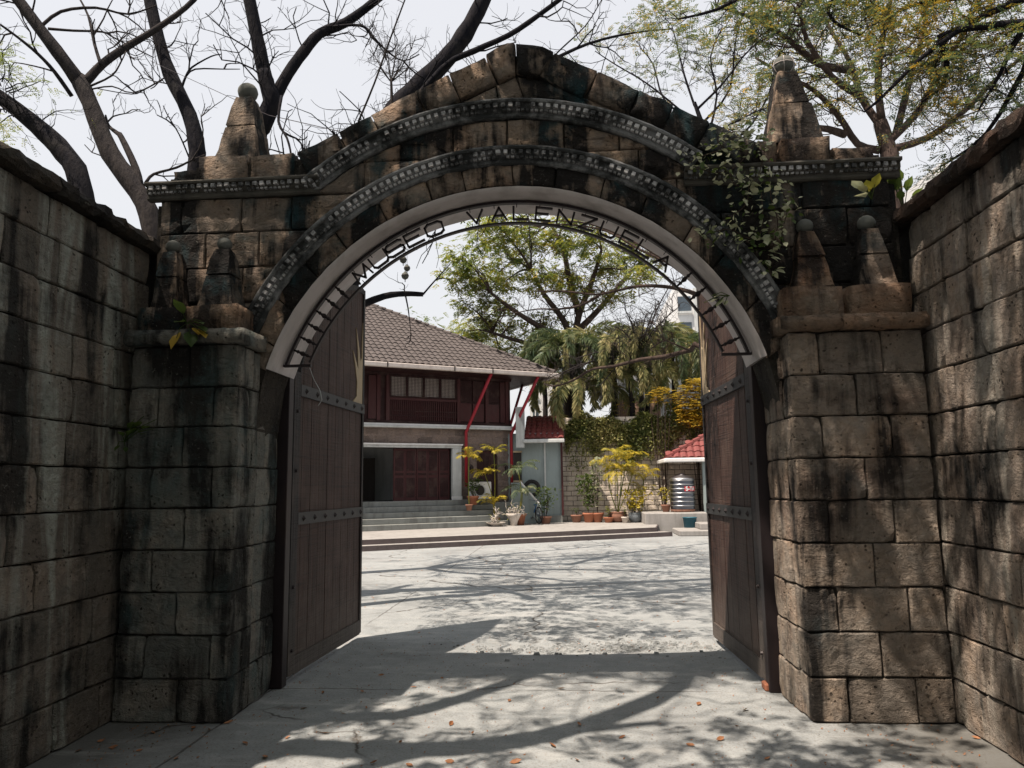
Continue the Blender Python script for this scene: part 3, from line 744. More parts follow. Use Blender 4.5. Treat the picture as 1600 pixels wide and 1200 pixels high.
# small obelisks with their base blocks
def mini(cx, cy_, zb, w0, w1, h, mt, mtb, rb_, bw, bh, bx=None):
    bigblock((bx or cx)-bw/2, (bx or cx)+bw/2, cy_-.17, cy_+.17, 2.695, 2.695+bh, mtb)
    obelisk(cx, cy_, 2.69+bh, w0, w1, h, rb_, mt)
mini(-2.985, 5.23, 0, .20, .12, .45, M['gate'], M['gate'], .056, .34, .20)
mini(-2.575, 5.22, 0, .26, .12, .45, M['gate'], M['finR'], .056, .40, .20)
mini(1.735, 5.36, 0, .26, .12, .43, M['finR'], M['finR'], .060, .43, .225, 1.71)
mini(2.17, 5.36, 0, .26, .13, .43, M['gate'], M['finR'], .064, .44, .225, 2.16)

# ================================================================ IRON SIGN
S = thing('arch_sign', (-.44, 5.6, 2.45), 'black iron arch sign reading MUSEO VALENZUELA under the white soffit', 'sign')
SC = (-.44, 1.885); RO, RI, YS = 1.885, 1.715, 5.60
def arcbar(r, a0, a1, w, dep):
    b = B(); K = 70; base = 0
    for i in range(K+1):
        a = math.radians(a0+(a1-a0)*i/K)
        for (dr, dy) in ((-w, -dep), (w, -dep), (w, dep), (-w, dep)):
            b.v.append((SC[0]+(r+dr)*math.cos(a), YS+dy, SC[1]+(r+dr)*math.sin(a)))
    for i in range(K):
        for k in range(4): p = i*4+k; q = i*4+(k+1) % 4; b.f.append((p, q, q+4, p+4))
    b.f += [(0,1,2,3), (K*4+3, K*4+2, K*4+1, K*4)]
    return b
arcbar(RO, 19.5, 160.5, .010, .022).obj('outer_bar', M['iron'], S)
arcbar(RI, 22, 158, .008, .018).obj('inner_bar', M['iron'], S)
for a, q in ((159, 160.5), (21, 19.5)):
    t = math.radians(a); z = SC[1]+RI*math.sin(math.radians(158)); s_ = -1 if a > 90 else 1
    b = B(); b.box((min(SC[0]+s_*1.58, SC[0]+s_*1.80), YS-.018, z-.03), (max(SC[0]+s_*1.58, SC[0]+s_*1.80), YS+.018, z-.012)); b.obj('end_bar', M['iron'], S)
def spindle(a):
    b = B(); t = math.radians(a); prof = [(RI, .008), (RI+.03, .008), (RI+.045, .016), (RI+.055, .008), (RI+.085, .021), (RI+.115, .008), (RI+.125, .016), (RI+.14, .008), (RO, .008)]
    b.tube([(SC[0]+r*math.cos(t), YS, SC[1]+r*math.sin(t)) for r, _ in prof], [w for _, w in prof], 8); b.obj('spindle', M['iron'], S, smooth=True)
for a in (156.5, 153, 149.3, 145.6, 141.9, 138.2): spindle(a)
for a in (23.5, 28, 32.6, 37.5, 42.3): spindle(a)
GL = {'M': [[(0,0),(.12,1),(.5,.05),(.88,1),(1,0)]], 'U': [[(0,1),(0,.2),(.15,0),(.85,0),(1,.2),(1,1)]], 'S': [[(1,.88),(.85,1),(.15,1),(0,.85),(0,.62),(.12,.5),(.88,.5),(1,.38),(1,.15),(.85,0),(.15,0),(0,.12)]],
      'E': [[(1,1),(0,1),(0,0),(1,0)], [(0,.52),(.8,.52)]], 'O': [[(.2,0),(.8,0),(1,.18),(1,.82),(.8,1),(.2,1),(0,.82),(0,.18),(.2,0)]], 'V': [[(0,1),(.5,0),(1,1)]],
      'A': [[(0,0),(.5,1),(1,0)], [(.2,.36),(.8,.36)]], 'L': [[(0,1),(0,0),(1,0)]], 'N': [[(0,0),(0,1),(1,0),(1,1)]], 'Z': [[(0,1),(1,1),(0,0),(1,0)]]}
def letter(ch, ang, w=.125):
    b = B(); r0, h = RI+.032, RO-RI-.068
    for st in GL[ch]:
        pts = []
        for (x, y) in st:
            r_ = r0+y*h; a = math.radians(ang)-(x-.5)*w/(r0+h/2); pts.append(Vector((SC[0]+r_*math.cos(a), YS, SC[1]+r_*math.sin(a))))
        for p, q in zip(pts[:-1], pts[1:]):
            d = (q-p).normalized(); n = Vector((-d.z, 0, d.x)); p2, q2 = p-d*.006, q+d*.006; w2 = .0075; dp = Vector((0, .012, 0))
            vs = [p2-n*w2-dp, q2-n*w2-dp, q2+n*w2-dp, p2+n*w2-dp, p2-n*w2+dp, q2-n*w2+dp, q2+n*w2+dp, p2+n*w2+dp]
            b.add(vs, [(0,1,2,3),(4,7,6,5),(0,4,5,1),(1,5,6,2),(2,6,7,3),(3,7,4,0)])
    o = b.obj('letter', M['iron'], S, label='iron letter '+ch)
    # short fixing pins to both bars
    pb_ = B(); a = math.radians(ang)
    for ra, rb2 in ((RI, r0+.005), (r0+h-.005, RO)): pb_.tube([(SC[0]+r*math.cos(a+.02), YS, SC[1]+r*math.sin(a+.02)) for r in (ra, rb2)], .004, 4)
    pb_.obj('fixing_pin', M['iron'], S)
def px_ang(u, v): p = at(u, v, Y=YS); return math.degrees(math.atan2(p.z-SC[1], p.x-SC[0]))
for ch, (u, v) in zip('MUSEO', [(563, 424), (588, 399), (616, 386), (646, 370), (678, 356)]): letter(ch, px_ang(u, v), .14)
for ch, (u, v) in zip('VALENZUELA', [(743, 338), (780, 335), (814, 334), (849, 336), (883, 341), (918, 349), (951, 359), (984, 371), (1010, 388), (1038, 408)]): letter(ch, px_ang(u, v), .118)

# ================================================================ GATE LEAVES
def gate_leaf(hinge, free, face, label):
    # face: unit vector (x) the boarded side looks to
    H = Vector((hinge[0], hinge[1], 0)); Fv = Vector((free[0], free[1], 0)); U = (Fv-H).normalized(); Ln = (Fv-H).length
    N = Vector((U.y, -U.x, 0));
    if N.x*face < 0: N = -N
    flip = (U.cross(Vector((0, 0, 1)))).dot(N) < 0
    r = thing('gate_leaf', H, label, 'gate')
    def fr(u, v, d): return tuple(H+U*u+Vector((0, 0, v))+N*d)
    R_ = 1.84
    def top(s): q = R_-min(s, R_); return 1.88+math.sqrt(max(R_*R_-q*q, 0))
    def fix(b):
        if flip: b.f = [tuple(reversed(f)) for f in b.f]
        return b
    zb = .06
    n = 9; w = (Ln-.06)/n
    for i in range(n):
        a, c = .03+i*w+.004, .03+(i+1)*w-.004
        K = 4; poly = [(a, zb+.02), (c, zb+.02)]+[(c+(a-c)*j/K, min(top(c+(a-c)*j/K)-.02, 9)) for j in range(K+1)]
        b = B(); d = rnd.uniform(-.002, .002); b.prism(poly, fr, -.03, .008+d)
        # chamfered edge groove
        fix(b).obj('plank', M['doorw'], r)
    def part(name, u0, u1, v0, v1, d0, d1, mt, poly=None):
        b = B(); b.prism(poly or [(u0, v0), (u1, v0), (u1, v1), (u0, v1)], fr, d0, d1); return fix(b).obj(name, mt, r)
    part('hinge_stile', 0, .13, zb, top(.13)-.02, -.045, .028, M['doorf'])
    part('free_stile', Ln-.05, Ln, zb, top(Ln)-.01, -.045, .022, M['doorf'])
    part('bottom_rail', .13, Ln-.05, zb-.01, zb+.13, -.045, .024, M['doorf'])
    K = 24; arc = [(.13+(Ln-.18)*j/K, top(.13+(Ln-.18)*j/K)) for j in range(K+1)]
    b = B()
    for (a, c) in zip(arc[:-1], arc[1:]): b.prism([(a[0], a[1]-.06), (c[0], c[1]-.06), c, a], fr, -.045, .020)
    fix(b).obj('top_rail', M['doorf'], r)
    for z in (2.34, 1.25):
        st = part('strap', .131, Ln-.004, z, z+.10, .008, .030, M['strap'])
        for k in range(7):
            c = .24+k*(Ln-.34)/6; b = B(); s_ = .028
            pts = [fr(c-s_, z+.05, .03), fr(c, z+.05-s_, .03), fr(c+s_, z+.05, .03), fr(c, z+.05+s_, .03), fr(c, z+.05, .052)]
            b.add(pts, [(0,1,4),(1,2,4),(2,3,4),(3,0,4)]); fix(b).obj('stud', M['iron'], st)
    for z in (.25, .75, 1.7, 2.2):
        b = B(); b.tube([fr(.06, z, .02), fr(.06, z, .045)], [.02, .012], 6); fix(b).obj('bolt_head', M['iron'], r)
    e = Ln-.05                                      # cream cut-out shaped like half a bare tree
    z0 = 2.44
    tree = [(e, z0), (e-.30, z0), (e-.18, z0+.07), (e-.17, z0+.22), (e-.24, z0+.40), (e-.31, z0+.54), (e-.21, z0+.44), (e-.145, z0+.36), (e-.16, z0+.56), (e-.22, z0+.80), (e-.12, z0+.60), (e-.075, z0+.46), (e-.03, z0+.50), (e-.02, z0+.74), (e, z0+.9)]
    part('tree_cutout', 0, 0, 0, 0, .008, .018, M['cream'], poly=tree)
    return r
gate_leaf((-2.335, 6.02), (-2.255, 7.85), 1, 'left dark plank gate leaf swung open beside the shaded pier')
gate_leaf((1.455, 6.0), (1.375, 7.75), -1, 'right dark plank gate leaf swung open with reddish boards')
for X, nm in ((-2.355, 'left'), (1.475, 'right')):
    b = B(); b.bbox((X-(.12 if nm == 'left' else .05), 5.895, 0), (X+(.05 if nm == 'left' else .12), 6.0, 2.50), .006)
    tag(b.obj('gate_post', M['iron'], loc=(X, 5.96, 0)), 'black iron hinge post of the %s gate leaf' % nm, 'post')
b = B(); b.bbox((1.40, 5.93, 0.0), (1.50, 6.05, .055), .01); tag(b.obj('pivot_block', M['terra'], loc=(1.45, 5.95, 0)), 'rusty pivot block under the right gate leaf', 'hinge block')
b = B(); pts = [at(484, 575, Y=5.95), at(490, 592, Y=5.93), at(500, 610, Y=5.92), at(503, 625, Y=5.92), at(497, 634, Y=5.93)]; b.tube(pts, .003, 5); tag(b.obj('wire', M['dimwhite'], loc=pts[0]), 'thin pale wire dangling over the left gate leaf strap', 'wire')
#PART2
# ================================================================ HOUSE (local frame: x along the facade, -y towards the viewer)
HD = Vector((.85, .527, 0)).normalized(); HA = Vector((-7.2, 23.4, 0)); HANG = math.atan2(HD.y, HD.x)
H = thing('house', HA, 'two storey house with maroon wooden upper floor, stone ground floor and brown tiled hip roof', 'house', rz=HANG)
def hb(a, b_, name, mt, parent=H, bev=0, label=None):
    q = B()
    (q.bbox(a, b_, bev) if bev else q.box(a, b_)); return q.obj(name, mt, parent, label=label)
T0 = -6.0; T1 = 5.97; HDp = 8.1; ZB, ZL, ZF, ZT = 1.10, 2.84, 3.62, 5.42
# ground floor: stone piers around openings, as backing + blocks
def wallbox(x0, x1, z0, z1, y0=.04, y1=.3, mt=None): return hb((x0, y0, z0), (x1, y1, z1), 'wall', mt or M['hstone'])
wallbox(T0, T1, 2.99, 3.52); wallbox(4.02, 4.60, .25, 2.99); wallbox(5.42, T1, .25, 2.99); wallbox(T0, .0, .25, 1.08, y0=.32, y1=.5)
wallbox(4.60, 5.42, 2.80, 2.99)
hb((T1-.3, .301, .25), (T1, HDp, 3.52), 'wall', M['dimwhite']); hb((T0, .301, .25), (T0+.3, HDp, 3.52), 'wall', M['dimwhite']); hb((T0, HDp, .25), (T1, HDp+.2, 5.3), 'wall', M['dimwhite'])
# stone blocks of the frieze and around the arched door
hfr = lambda u, v, d: (u, .04-d, v)
def hblock(p): 
    b = B()
    if poly_block(b, p, hfr, depth=.03, bulge=.012, rough=.006, sp=.4, gap=.012): return b.obj('stone_block', M['hstone'], H, smooth=False)
for k, (z0, z1) in enumerate(((3.0, 3.26), (3.26, 3.52))):
    u = -.6-(.26 if k else 0)
    while u < T1-.05:
        w = rnd.uniform(.42, .62); c = min(T1, u+w)
        if T1-c < .12: c = T1
        hblock([(u, z0), (c, z0), (c, z1), (u, z1)]); u = c
for x0, x1 in ((4.04, 4.58), (5.44, T1)):
    z = .27; k = 0
    while z < 2.98:
        c = min(2.99, z+.245); s_ = x0+(x1-x0)*(.35 if k % 2 else .62)
        hblock([(x0, z), (s_, z), (s_, c), (x0, c)]); hblock([(s_, z), (x1, z), (x1, c), (s_, c)]); z = c; k += 1
for i in range(7):                                  # arch stones over the small door
    a0, a1 = math.radians(20+20*i), math.radians(40+20*i)
    c0 = (5.01, 2.36); hf2 = lambda u, v, d: (u, .015-d, v); b = B()
    poly_block(b, [(c0[0]+.45*math.cos(a0), c0[1]+.45*math.sin(a0)), (c0[0]+.70*math.cos(a0), c0[1]+.66*math.sin(a0)), (c0[0]+.70*math.cos(a1), c0[1]+.66*math.sin(a1)), (c0[0]+.45*math.cos(a1), c0[1]+.45*math.sin(a1))], hf2, depth=.03, bulge=.005, rough=.002, sp=.4)
    b.obj('arch_stone', M['hstone'], H)
d = hb((4.60, .14, 1.02), (5.42, .19, 2.80), 'door', M['maroon2'])
for i in range(3): hb((4.63+i*.265, .125, 1.1), (4.63+i*.265+.235, .139, 2.7), 'door_board', M['maroon'], d)
# white frame and folding doors
hb((T0, -.05, 2.86), (4.0, .06, 2.985), 'lintel', M['dimwhite'], bev=.01)
hb((T0, -.10, 2.95), (4.02, -.051, 3.0), 'lintel_trim', M['white'])
hb((3.66, -.04, 1.12), (3.99, .12, 2.859), 'pilaster', M['dimwhite'], bev=.01); hb((3.62, -.07, 1.10), (4.0, -.041, 1.22), 'pilaster_base', M['white'])
hb((T0, 2.9, .3), (3.6, 3.0, 2.99), 'interior_wall', M['dimwhite']); hb((T0, .3, 1.06), (3.62, 2.9, 1.09), 'interior_floor', M['dark'])
hb((-.2, 1.7, 1.09), (.55, 1.8, 2.9), 'interior_column', M['dimwhite']); hb((.95, 2.2, 1.09), (1.6, 2.25, 2.6), 'interior_screen', M['dark'])
for i in range(5):
    x0 = 1.62+i*.402; d = hb((x0, .16+.02*(i % 2), 1.10), (x0+.39, .21+.02*(i % 2), 2.84), 'door_leaf', M['maroon2'])
    for z0, z1 in ((1.22, 1.86), (1.95, 2.02), (2.1, 2.76)): hb((x0+.05, .148+.02*(i % 2), z0), (x0+.34, .159+.02*(i % 2), z1), 'door_panel', M['maroon'], d)
# first floor slab edge / white ledge
hb((T0, -.16, 3.52), (T1+.1, .10, 3.60), 'ledge', M['dimwhite'], bev=.01); hb((T0, -.10, 3.601), (T1+.06, .10, 3.66), 'ledge_trim', M['white'])
# upper storey
hb((T0, .10, 3.66), (T1, .2, 5.42), 'upper_wall', M['maroon']); hb((T1-.1, .201, 3.66), (T1, HDp, 5.42), 'upper_wall', M['maroon']); hb((T0, .201, 3.66), (T0+.1, HDp, 5.42), 'upper_wall', M['maroon'])
hb((T0, .02, 3.661), (T1+.02, .10, 3.76), 'sill_beam', M['maroon']); hb((T0, .02, 5.28), (T1+.02, .10, 5.42), 'head_beam', M['maroon'])
for x in (-1.2, .98, 1.30, 3.86, 4.95, 5.75): hb((x, .015, 3.761), (x+.12, .10, 5.279), 'post', M['maroon2'])
hb((.70, .05, 3.80), (.97, .10, 5.25), 'wall_panel', M['redpaint'] if False else M['maroon2'])
hb((5.55, .05, 3.80), (5.74, .10, 5.25), 'wall_panel', M['maroon2'])
for x0 in (-.6, .02, 4.0, 4.48, 5.08): hb((x0, .06, 3.80), (x0+.42, .10, 4.44), 'wall_panel', M['maroon2']); hb((x0, .06, 4.50), (x0+.42, .10, 5.24), 'wall_panel', M['maroon'])
for i in range(4):                                  # capiz lattice windows
    x0 = 1.44+i*.60; x1 = x0+.56; z0, z1 = 4.60, 5.24
    w = hb((x0, .07, z0-.02), (x1, .095, z1+.02), 'window', M['capiz'])
    q = B()
    for k in range(12): x = x0+(x1-x0)*k/11; q.box((x-.0045, .052, z0-.02), (x+.007, .069, z1+.02))
    for k in range(14): z = z0+(z1-z0)*k/13; q.box((x0, .046, z-.004), (x1, .0515, z+.004))
    q.obj('lattice', M['maroon'], w, kind='stuff')
    q = B()
    for a, c in (((x0-.03, .0, z0-.05), (x0+.015, .045, z1+.05)), ((x1-.015, .0, z0-.05), (x1+.03, .045, z1+.05)), ((x0+.016, .0, z0-.05), (x1-.016, .045, z0-.01)), ((x0+.016, .0, z1+.01), (x1-.016, .045, z1+.05))): q.box(a, c)
    q.obj('frame', M['maroon'], w)
vb = hb((1.43, .03, 4.46), (3.85, .09, 4.54), 'window_sill', M['maroon2'])
for i in range(34):
    q = B(); x = 1.47+i*.0705; q.box((x-.014, .035, 3.78), (x+.014, .075, 4.455)); q.obj('baluster', M['maroon2'], H)
for z in (3.92, 4.08): hb((1.43, .03, z), (3.85, .034, z+.03), 'rail', M['maroon'])
# roof
OV = 1.15; EZ = 5.50; SL = .60; RD = 5.2
eL, eR = T0-1.0, 7.12
def tiles(b, P, ncol, nrow, cw, rh, fr_):           # barrel tiles in stepped rows; fr_(u, v, h)
    pass
def roof_plane(O, U, V, width, depth, l_in, r_in, name, mt, parent, cw=.21, rh=.30, arc=.045, segs=3):
    # O eave corner, U along eave, V up the slope (unit), l_in/r_in: inward shift per unit of v
    U, V = Vector(U).normalized(), Vector(V).normalized(); N = U.cross(V)
    b = B(); nr = int(depth/rh)
    for r_ in range(nr):
        v0, v1 = r_*rh, (r_+1)*rh+.04; a = l_in*v0; e = width-r_in*v0; nc = int(width/cw)
        for c in range(nc):
            u = c*cw
            if u < a-.05 or u+cw > e+.05: continue
            base = len(b.v)
            jit = rnd.uniform(-.006, .006)
            for (v, lift) in ((v0, .028), (v1, .0)):
                for k in range(segs+1):
                    f = k/segs; h = arc*math.sin(math.pi*f)*1.0+lift+jit; b.v.append(tuple(Vector(O)+U*(u+cw*f*.97)+V*v+N*h))
            for k in range(segs): b.f.append((base+k, base+k+1, base+segs+2+k, base+segs+1+k))
            n0 = len(b.v)                           # front lip
            for k in range(segs+1): p = Vector(b.v[base+k]); b.v.append(tuple(p-N*.03))
            for k in range(segs): b.f.append((n0+k, n0+k+1, base+k+1, base+k))
    o = b.obj(name, mt, parent, kind='stuff'); return o
s2 = math.sqrt(1+SL*SL)
vf = (0, 1/s2, SL/s2)
# boards under the tiles
q = B(); RZ = EZ+RD*SL; rl, rr = eL+RD, eR-RD; yb_ = -OV+2*RD
q.add([(eL,-OV,EZ-.02),(eR,-OV,EZ-.02),(rr,-OV+RD,RZ-.02),(rl,-OV+RD,RZ-.02),(eR,yb_,EZ-.02),(eL,yb_,EZ-.02)], [(0,1,2,3),(1,4,2),(4,5,3,2),(5,0,3)])
q.add([(eL,-OV,EZ-.06),(eR,-OV,EZ-.06),(eR,yb_,EZ-.06),(eL,yb_,EZ-.06)], [(3,2,1,0)])
rfo = q.obj('roof', M['tile'], H)
W_ = eR-eL
roof_plane((eL,-OV,EZ), (1,0,0), vf, W_, RD*s2, 1/s2, 1/s2, 'roof_tiles', M['tile'], rfo)
roof_plane((eR,-OV,EZ), (0,1,0), (-1/s2,0,SL/s2), 2*RD, RD*s2, 1/s2, 1/s2, 'roof_tiles', M['tile'], rfo)
q = B(); 
def ridge(p0, p1, name='ridge_tiles'):
    p0, p1 = Vector(p0), Vector(p1); n = int((p1-p0).length/.32); q = B()
    for i in range(n):
        a = p0+(p1-p0)*i/n; c = p0+(p1-p0)*(i+1.12)/n; q.tube([a+Vector((0,0,.035)), c+Vector((0,0,.015))], [.105, .085], 7)
    q.obj(name, M['tile'], rfo, kind='stuff')
ridge((eR,-OV,EZ), (rr,-OV+RD,RZ)); ridge((rl,-OV+RD,RZ), (rr,-OV+RD,RZ)); ridge((eR,yb_,EZ), (rr,-OV+RD,RZ)); ridge((eL,-OV,EZ), (rl,-OV+RD,RZ))
# soffit and gutter
hb((eL, -OV, EZ-.13), (eR, HDp+.9, EZ-.065), 'soffit', M['maroon'])
for (a, c) in (((eL-.02, -OV-.14, EZ-.16), (eR+.14, -OV-.005, EZ-.01)), ((eR+.005, -OV, EZ-.16), (eR+.14, yb_, EZ-.01))): hb(a, c, 'gutter', M['gutter'], bev=.02)
for x in (.9, 3.2, 4.6): hb((x, -OV-.15, EZ-.165), (x+.04, -OV-.141, EZ), 'gutter_bracket', M['dark'])
def hp(name, pts, r_, mt): q = B(); q.tube(pts, r_, 10); return q.obj(name, mt, H, smooth=True)
hp('downpipe', [(4.14,-.09,1.55),(4.14,-.09,3.42),(4.62,-OV-.02,5.36)], .055, M['redpaint'])
hp('downpipe', [(5.90,-.09,1.15),(5.90,-.09,3.38),(6.45,-OV-.02,5.36)], .055, M['redpaint'])
hp('downpipe', [(T1+.07,.5,3.38),(T1+1.05,1.1,5.36)], .05, M['redpaint'])
hp('downpipe', [(T1+.07,.5,1.15),(T1+.07,.5,3.38)], .05, M['redpaint'])
# stairs: five risers
for i in range(5):
    y1 = -.0; y0 = -1.55+i*.3; hb((T0, y0, .252 if i == 0 else .252+i*.17+.001), (5.0, .32 if i == 4 else .3, .252+(i+1)*.17), 'step', M['steps'], bev=.012)
hb((5.001, -.55, .252), (T1, .31, 1.0), 'landing', M['steps'], bev=.01)
# wall lanterns
for x in (4.31, 5.66):
    q = B(); q.tube([(x, .03, 2.28), (x, -.12, 2.30)], .012, 5); q.lathe([(.02, .30), (.07, .24), (.075, .22), (.05, .02), (.02, 0)], (x, -.16, 1.98), 8); q.obj('wall_lantern', M['iron'], H)
# balustrade of the projecting balcony at the left
BX = -.0
hb((-3.5, -1.25, 3.60), (.02, -.16, 3.66), 'balcony_slab', M['dimwhite'])
q = B(); q.prism([(-.25, 3.66), (.30, 3.66), (.28, 3.72), (.12, 3.86), (.10, 4.12), (.2, 4.14), (.2, 4.20), (-.25, 4.20)], lambda u, v, d: (u, -.42-d, v), -.18, .18)
q.obj('balcony_pedestal', M['dimwhite'], H)
ba = hb((-3.5, -.52, 4.80), (.06, -.32, 4.87), 'balcony_rail', M['white'], bev=.02)
hb((-3.5, -.50, 4.12), (-.26, -.34, 4.2), 'balcony_base_rail', M['dimwhite'])
for i in range(14):
    x = -.06-i*.2; q = B(); q.lathe([(.055,0),(.055,.05),(.03,.08),(.065,.20),(.06,.28),(.03,.42),(.055,.50),(.03,.52),(.055,.56),(.055,.60)], (x, -.42, 4.20), 10)
    q.obj('balcony_baluster', M['redpaint'], H, smooth=True)
# ---------------------------------------------------------------- annex with white walls
AX = thing('annex', (-1.0, 26.6, .25), 'pale plastered annex with small red tiled roof beside the house corner', 'annex')
def wb(a, b_, name, mt, parent, bev=0, label=None):
    q = B(); (q.bbox(a, b_, bev) if bev else q.box(a, b_)); return q.obj(name, mt, parent, label=label)
ax0 = at(806, 760, Y=26.7).x; ax1 = at(878, 760, Y=26.5).x; zt = at(850, 692, Y=26.5).z
wb((ax0-.6, 26.5, .50), (ax1-.02, 26.7, zt+.35), 'wall', M['teal'], AX)
wb((ax0-.6, 26.44, .25), (ax1+.0, 26.72, .50), 'plinth', M['steps'], AX)
wb((at(851, 760, Y=26.5).x, 26.46, .5), (at(853.5, 760, Y=26.5).x, 26.499, zt), 'pipe', M['dimwhite'], AX)
q = B(); x0 = at(819, 692, Y=26.3).x; x1 = at(881, 692, Y=26.3).x; z1 = at(850, 650, Y=28).z
e = [(x0, 26.15, zt+.12), (x1, 26.15, zt+.12), (x1, 28.1, z1), (x0, 28.1, z1)]
q.add([*e, *[(a, b_, c-.08) for a, b_, c in e]], [(0,1,2,3),(7,6,5,4),(0,4,5,1),(1,5,6,2),(3,7,4,0)]); ro = q.obj('roof', M['redtile'], AX)
vv = Vector((0, 28.1-26.15, z1-zt-.12)); roof_plane((x0, 26.15, zt+.13), (1,0,0), vv, x1-x0, vv.length, 0, 0, 'roof_tiles', M['redtile'], ro, cw=.2, rh=.3)
wb((x0-.02, 26.0, zt-.02), (x1+.03, 26.14, zt+.11), 'gutter', M['dimwhite'], AX, .02)
gx0 = at(807, 700, Y=26.2).x; q = B(); q.prism([(gx0, at(810, 640, Y=26).z), (x0+.02, at(823, 668, Y=26).z), (x0+.02, at(820, 699, Y=26).z), (gx0, at(808, 699, Y=26).z)], lambda u, v, d: (u, 26.1-d, v), -.1, .02)
q.obj('gable_board', M['dimwhite'], AX)
wb((at(807, 700, Y=26.6).x, 26.4, zt), (x0+.02, 26.49, zt+1.3), 'gable_wall', M['dimwhite'], AX)
wx0, wx1 = at(803, 730, Y=26.5).x, at(815, 730, Y=26.5).x
wb((wx0, 26.42, at(810, 776, Y=26.5).z), (wx1, 26.499, at(810, 706, Y=26.5).z), 'side_window', M['dark'], AX)
for v_ in (706, 729, 752): wb((wx0-.02, 26.37, at(810, v_, Y=26.5).z-.03), (wx1+.03, 26.419, at(810, v_, Y=26.5).z+.03), 'window_bar', M['cream'], AX)
wb((ax1-.02, 26.40, .5), (ax1+.05, 26.70, zt), 'corner_post', M['maroon2'], AX)
# stair parapet of the side stair
q = B(); pA = at(812, 754, Y=25.9); pB = at(843, 790, Y=25.9); q.prism([(pA.x-.3, .26), (pB.x+.05, .26), (pB.x+.05, pB.z), (pA.x, pA.z), (pA.x-.3, pA.z)], lambda u, v, d: (u, 25.95-d, v), -.09, .09)
sp_ = q.obj('stair_parapet', M['teal'], loc=(pA.x, 25.95, .25)); tag(sp_, 'teal painted sloping parapet of the side stair behind the bicycle', 'parapet')
q = B(); q.tube([pA+Vector((0,0,.03)), pB+Vector((0,0,.03))], .045, 8); q.obj('coping', M['white'], sp_)
tb = B()
ty = at(831, 763, Y=26.15)
for i in range(20):
    a0, a1 = 2*math.pi*i/20, 2*math.pi*(i+1)/20
    for k in range(8):
        b0, b1 = 2*math.pi*k/8, 2*math.pi*(k+1)/8; P = lambda a, b_: (ty.x+(.24+.07*math.cos(b_))*math.cos(a), ty.y+.07*math.sin(b_), ty.z+(.24+.07*math.cos(b_))*math.sin(a))
        tb.add([P(a0,b0), P(a1,b0), P(a1,b1), P(a0,b1)], [(0,1,2,3)])
tag(tb.obj('tyre', M['rubber'], loc=tuple(ty), smooth=True), 'black tyre hung on the pale annex wall above the bicycle', 'tyre')
q = B(); q.tube([(ty.x, 26.5, ty.z+.2), (ty.x, 26.05, ty.z+.2)], .015, 6); tag(q.obj('wall_hook', M['iron'], loc=(ty.x, 26.3, ty.z+.2)), 'iron hook holding the tyre on the annex wall', 'hook')

# ================================================================ BACK WALL with blocks
BW = thing('block_wall', (2, 27.5, 0), 'tall stained block boundary wall behind the potted plants', 'wall')
bx0, bx1, bzt = ax1-.2, 14.0, 4.0
wb((bx0, 27.53, 0), (bx1, 27.8, bzt), 'backing', M['mortar'], BW)
q = B(); frB = frame((0, 27.5, 0), (1, 0, 0), (0, -1, 0)); z = .25; k = 0
while z < bzt-.02:
    u = bx0-(.18 if k % 2 else 0)
    while u < 7.5:
        c = u+.37*rnd.uniform(.93, 1.07); a = max(u, bx0)
        if c-a > .05: poly_block(q, [(a, z), (c, z), (c, z+.18), (a, z+.18)], frB, depth=.03, bulge=.008, rough=.004, gap=.008, sp=.5)
        u = c
    z += .18; k += 1
q.obj('blocks', M['bwall'], BW, kind='stuff')
# small hut with red tile roof
HU = thing('hut', (5.0, 25.9, .0), 'small hut with red tiled hip roof and white gutter at the right', 'hut')
hx = at(1041, 715, Y=25.2).x; hz = at(1041, 716, Y=25.2).z
q = B(); ap = 2.0; e4 = [(hx, 25.2, hz), (hx+4.4, 25.2, hz), (hx+4.4, 27.4, hz), (hx, 27.4, hz)]
rz = hz+1.15
q.add(e4+[(hx+2.2, 26.3, rz), (hx+2.2, 26.3, rz)]+[(a, b_, hz-.06) for a, b_, _ in e4], [(0,1,4),(1,2,4),(2,3,4),(3,0,4),(9,8,7,6),(0,6,7,1),(1,7,8,2),(2,8,9,3),(3,9,6,0)]); hr = q.obj('roof', M['redtile'], HU)
v_ = Vector((0, 1.1, rz-hz)); roof_plane((hx, 25.2, hz+.01), (1,0,0), v_, 4.4, v_.length, 2.2/v_.length, 2.2/v_.length, 'roof_tiles', M['redtile'], hr, cw=.24, rh=.26, arc=.05)
q = B(); 
for i in range(9): a = Vector((hx, 25.2, hz)).lerp(Vector((hx+2.2, 26.3, rz)), i/9); c = Vector((hx, 25.2, hz)).lerp(Vector((hx+2.2, 26.3, rz)), (i+1.1)/9); q.tube([a+Vector((0,0,.05)), c+Vector((0,0,.03))], [.09, .075], 7)
q.obj('hip_tiles', M['redtile'], hr, kind='stuff')
wb((hx-.06, 25.06, hz-.14), (hx+4.4, 25.19, hz+.0), 'gutter', M['white'], HU, .03); wb((hx-.08, 25.191, hz-.14), (hx-.01, 27.3, hz-.01), 'gutter', M['white'], HU, .02)
px_ = at(1101, 760, Y=25.4).x
wb((px_-.06, 25.3, 0), (px_+.10, 25.5, hz-.07), 'post', M['teal'], HU, .01); wb((px_+.1, 25.45, 0), (px_+2.6, 25.6, hz-.07), 'wall', M['dimwhite'], HU); wb((px_+2.4, 25.6, 0), (px_+2.6, 27.3, hz-.07), 'wall', M['dimwhite'], HU)
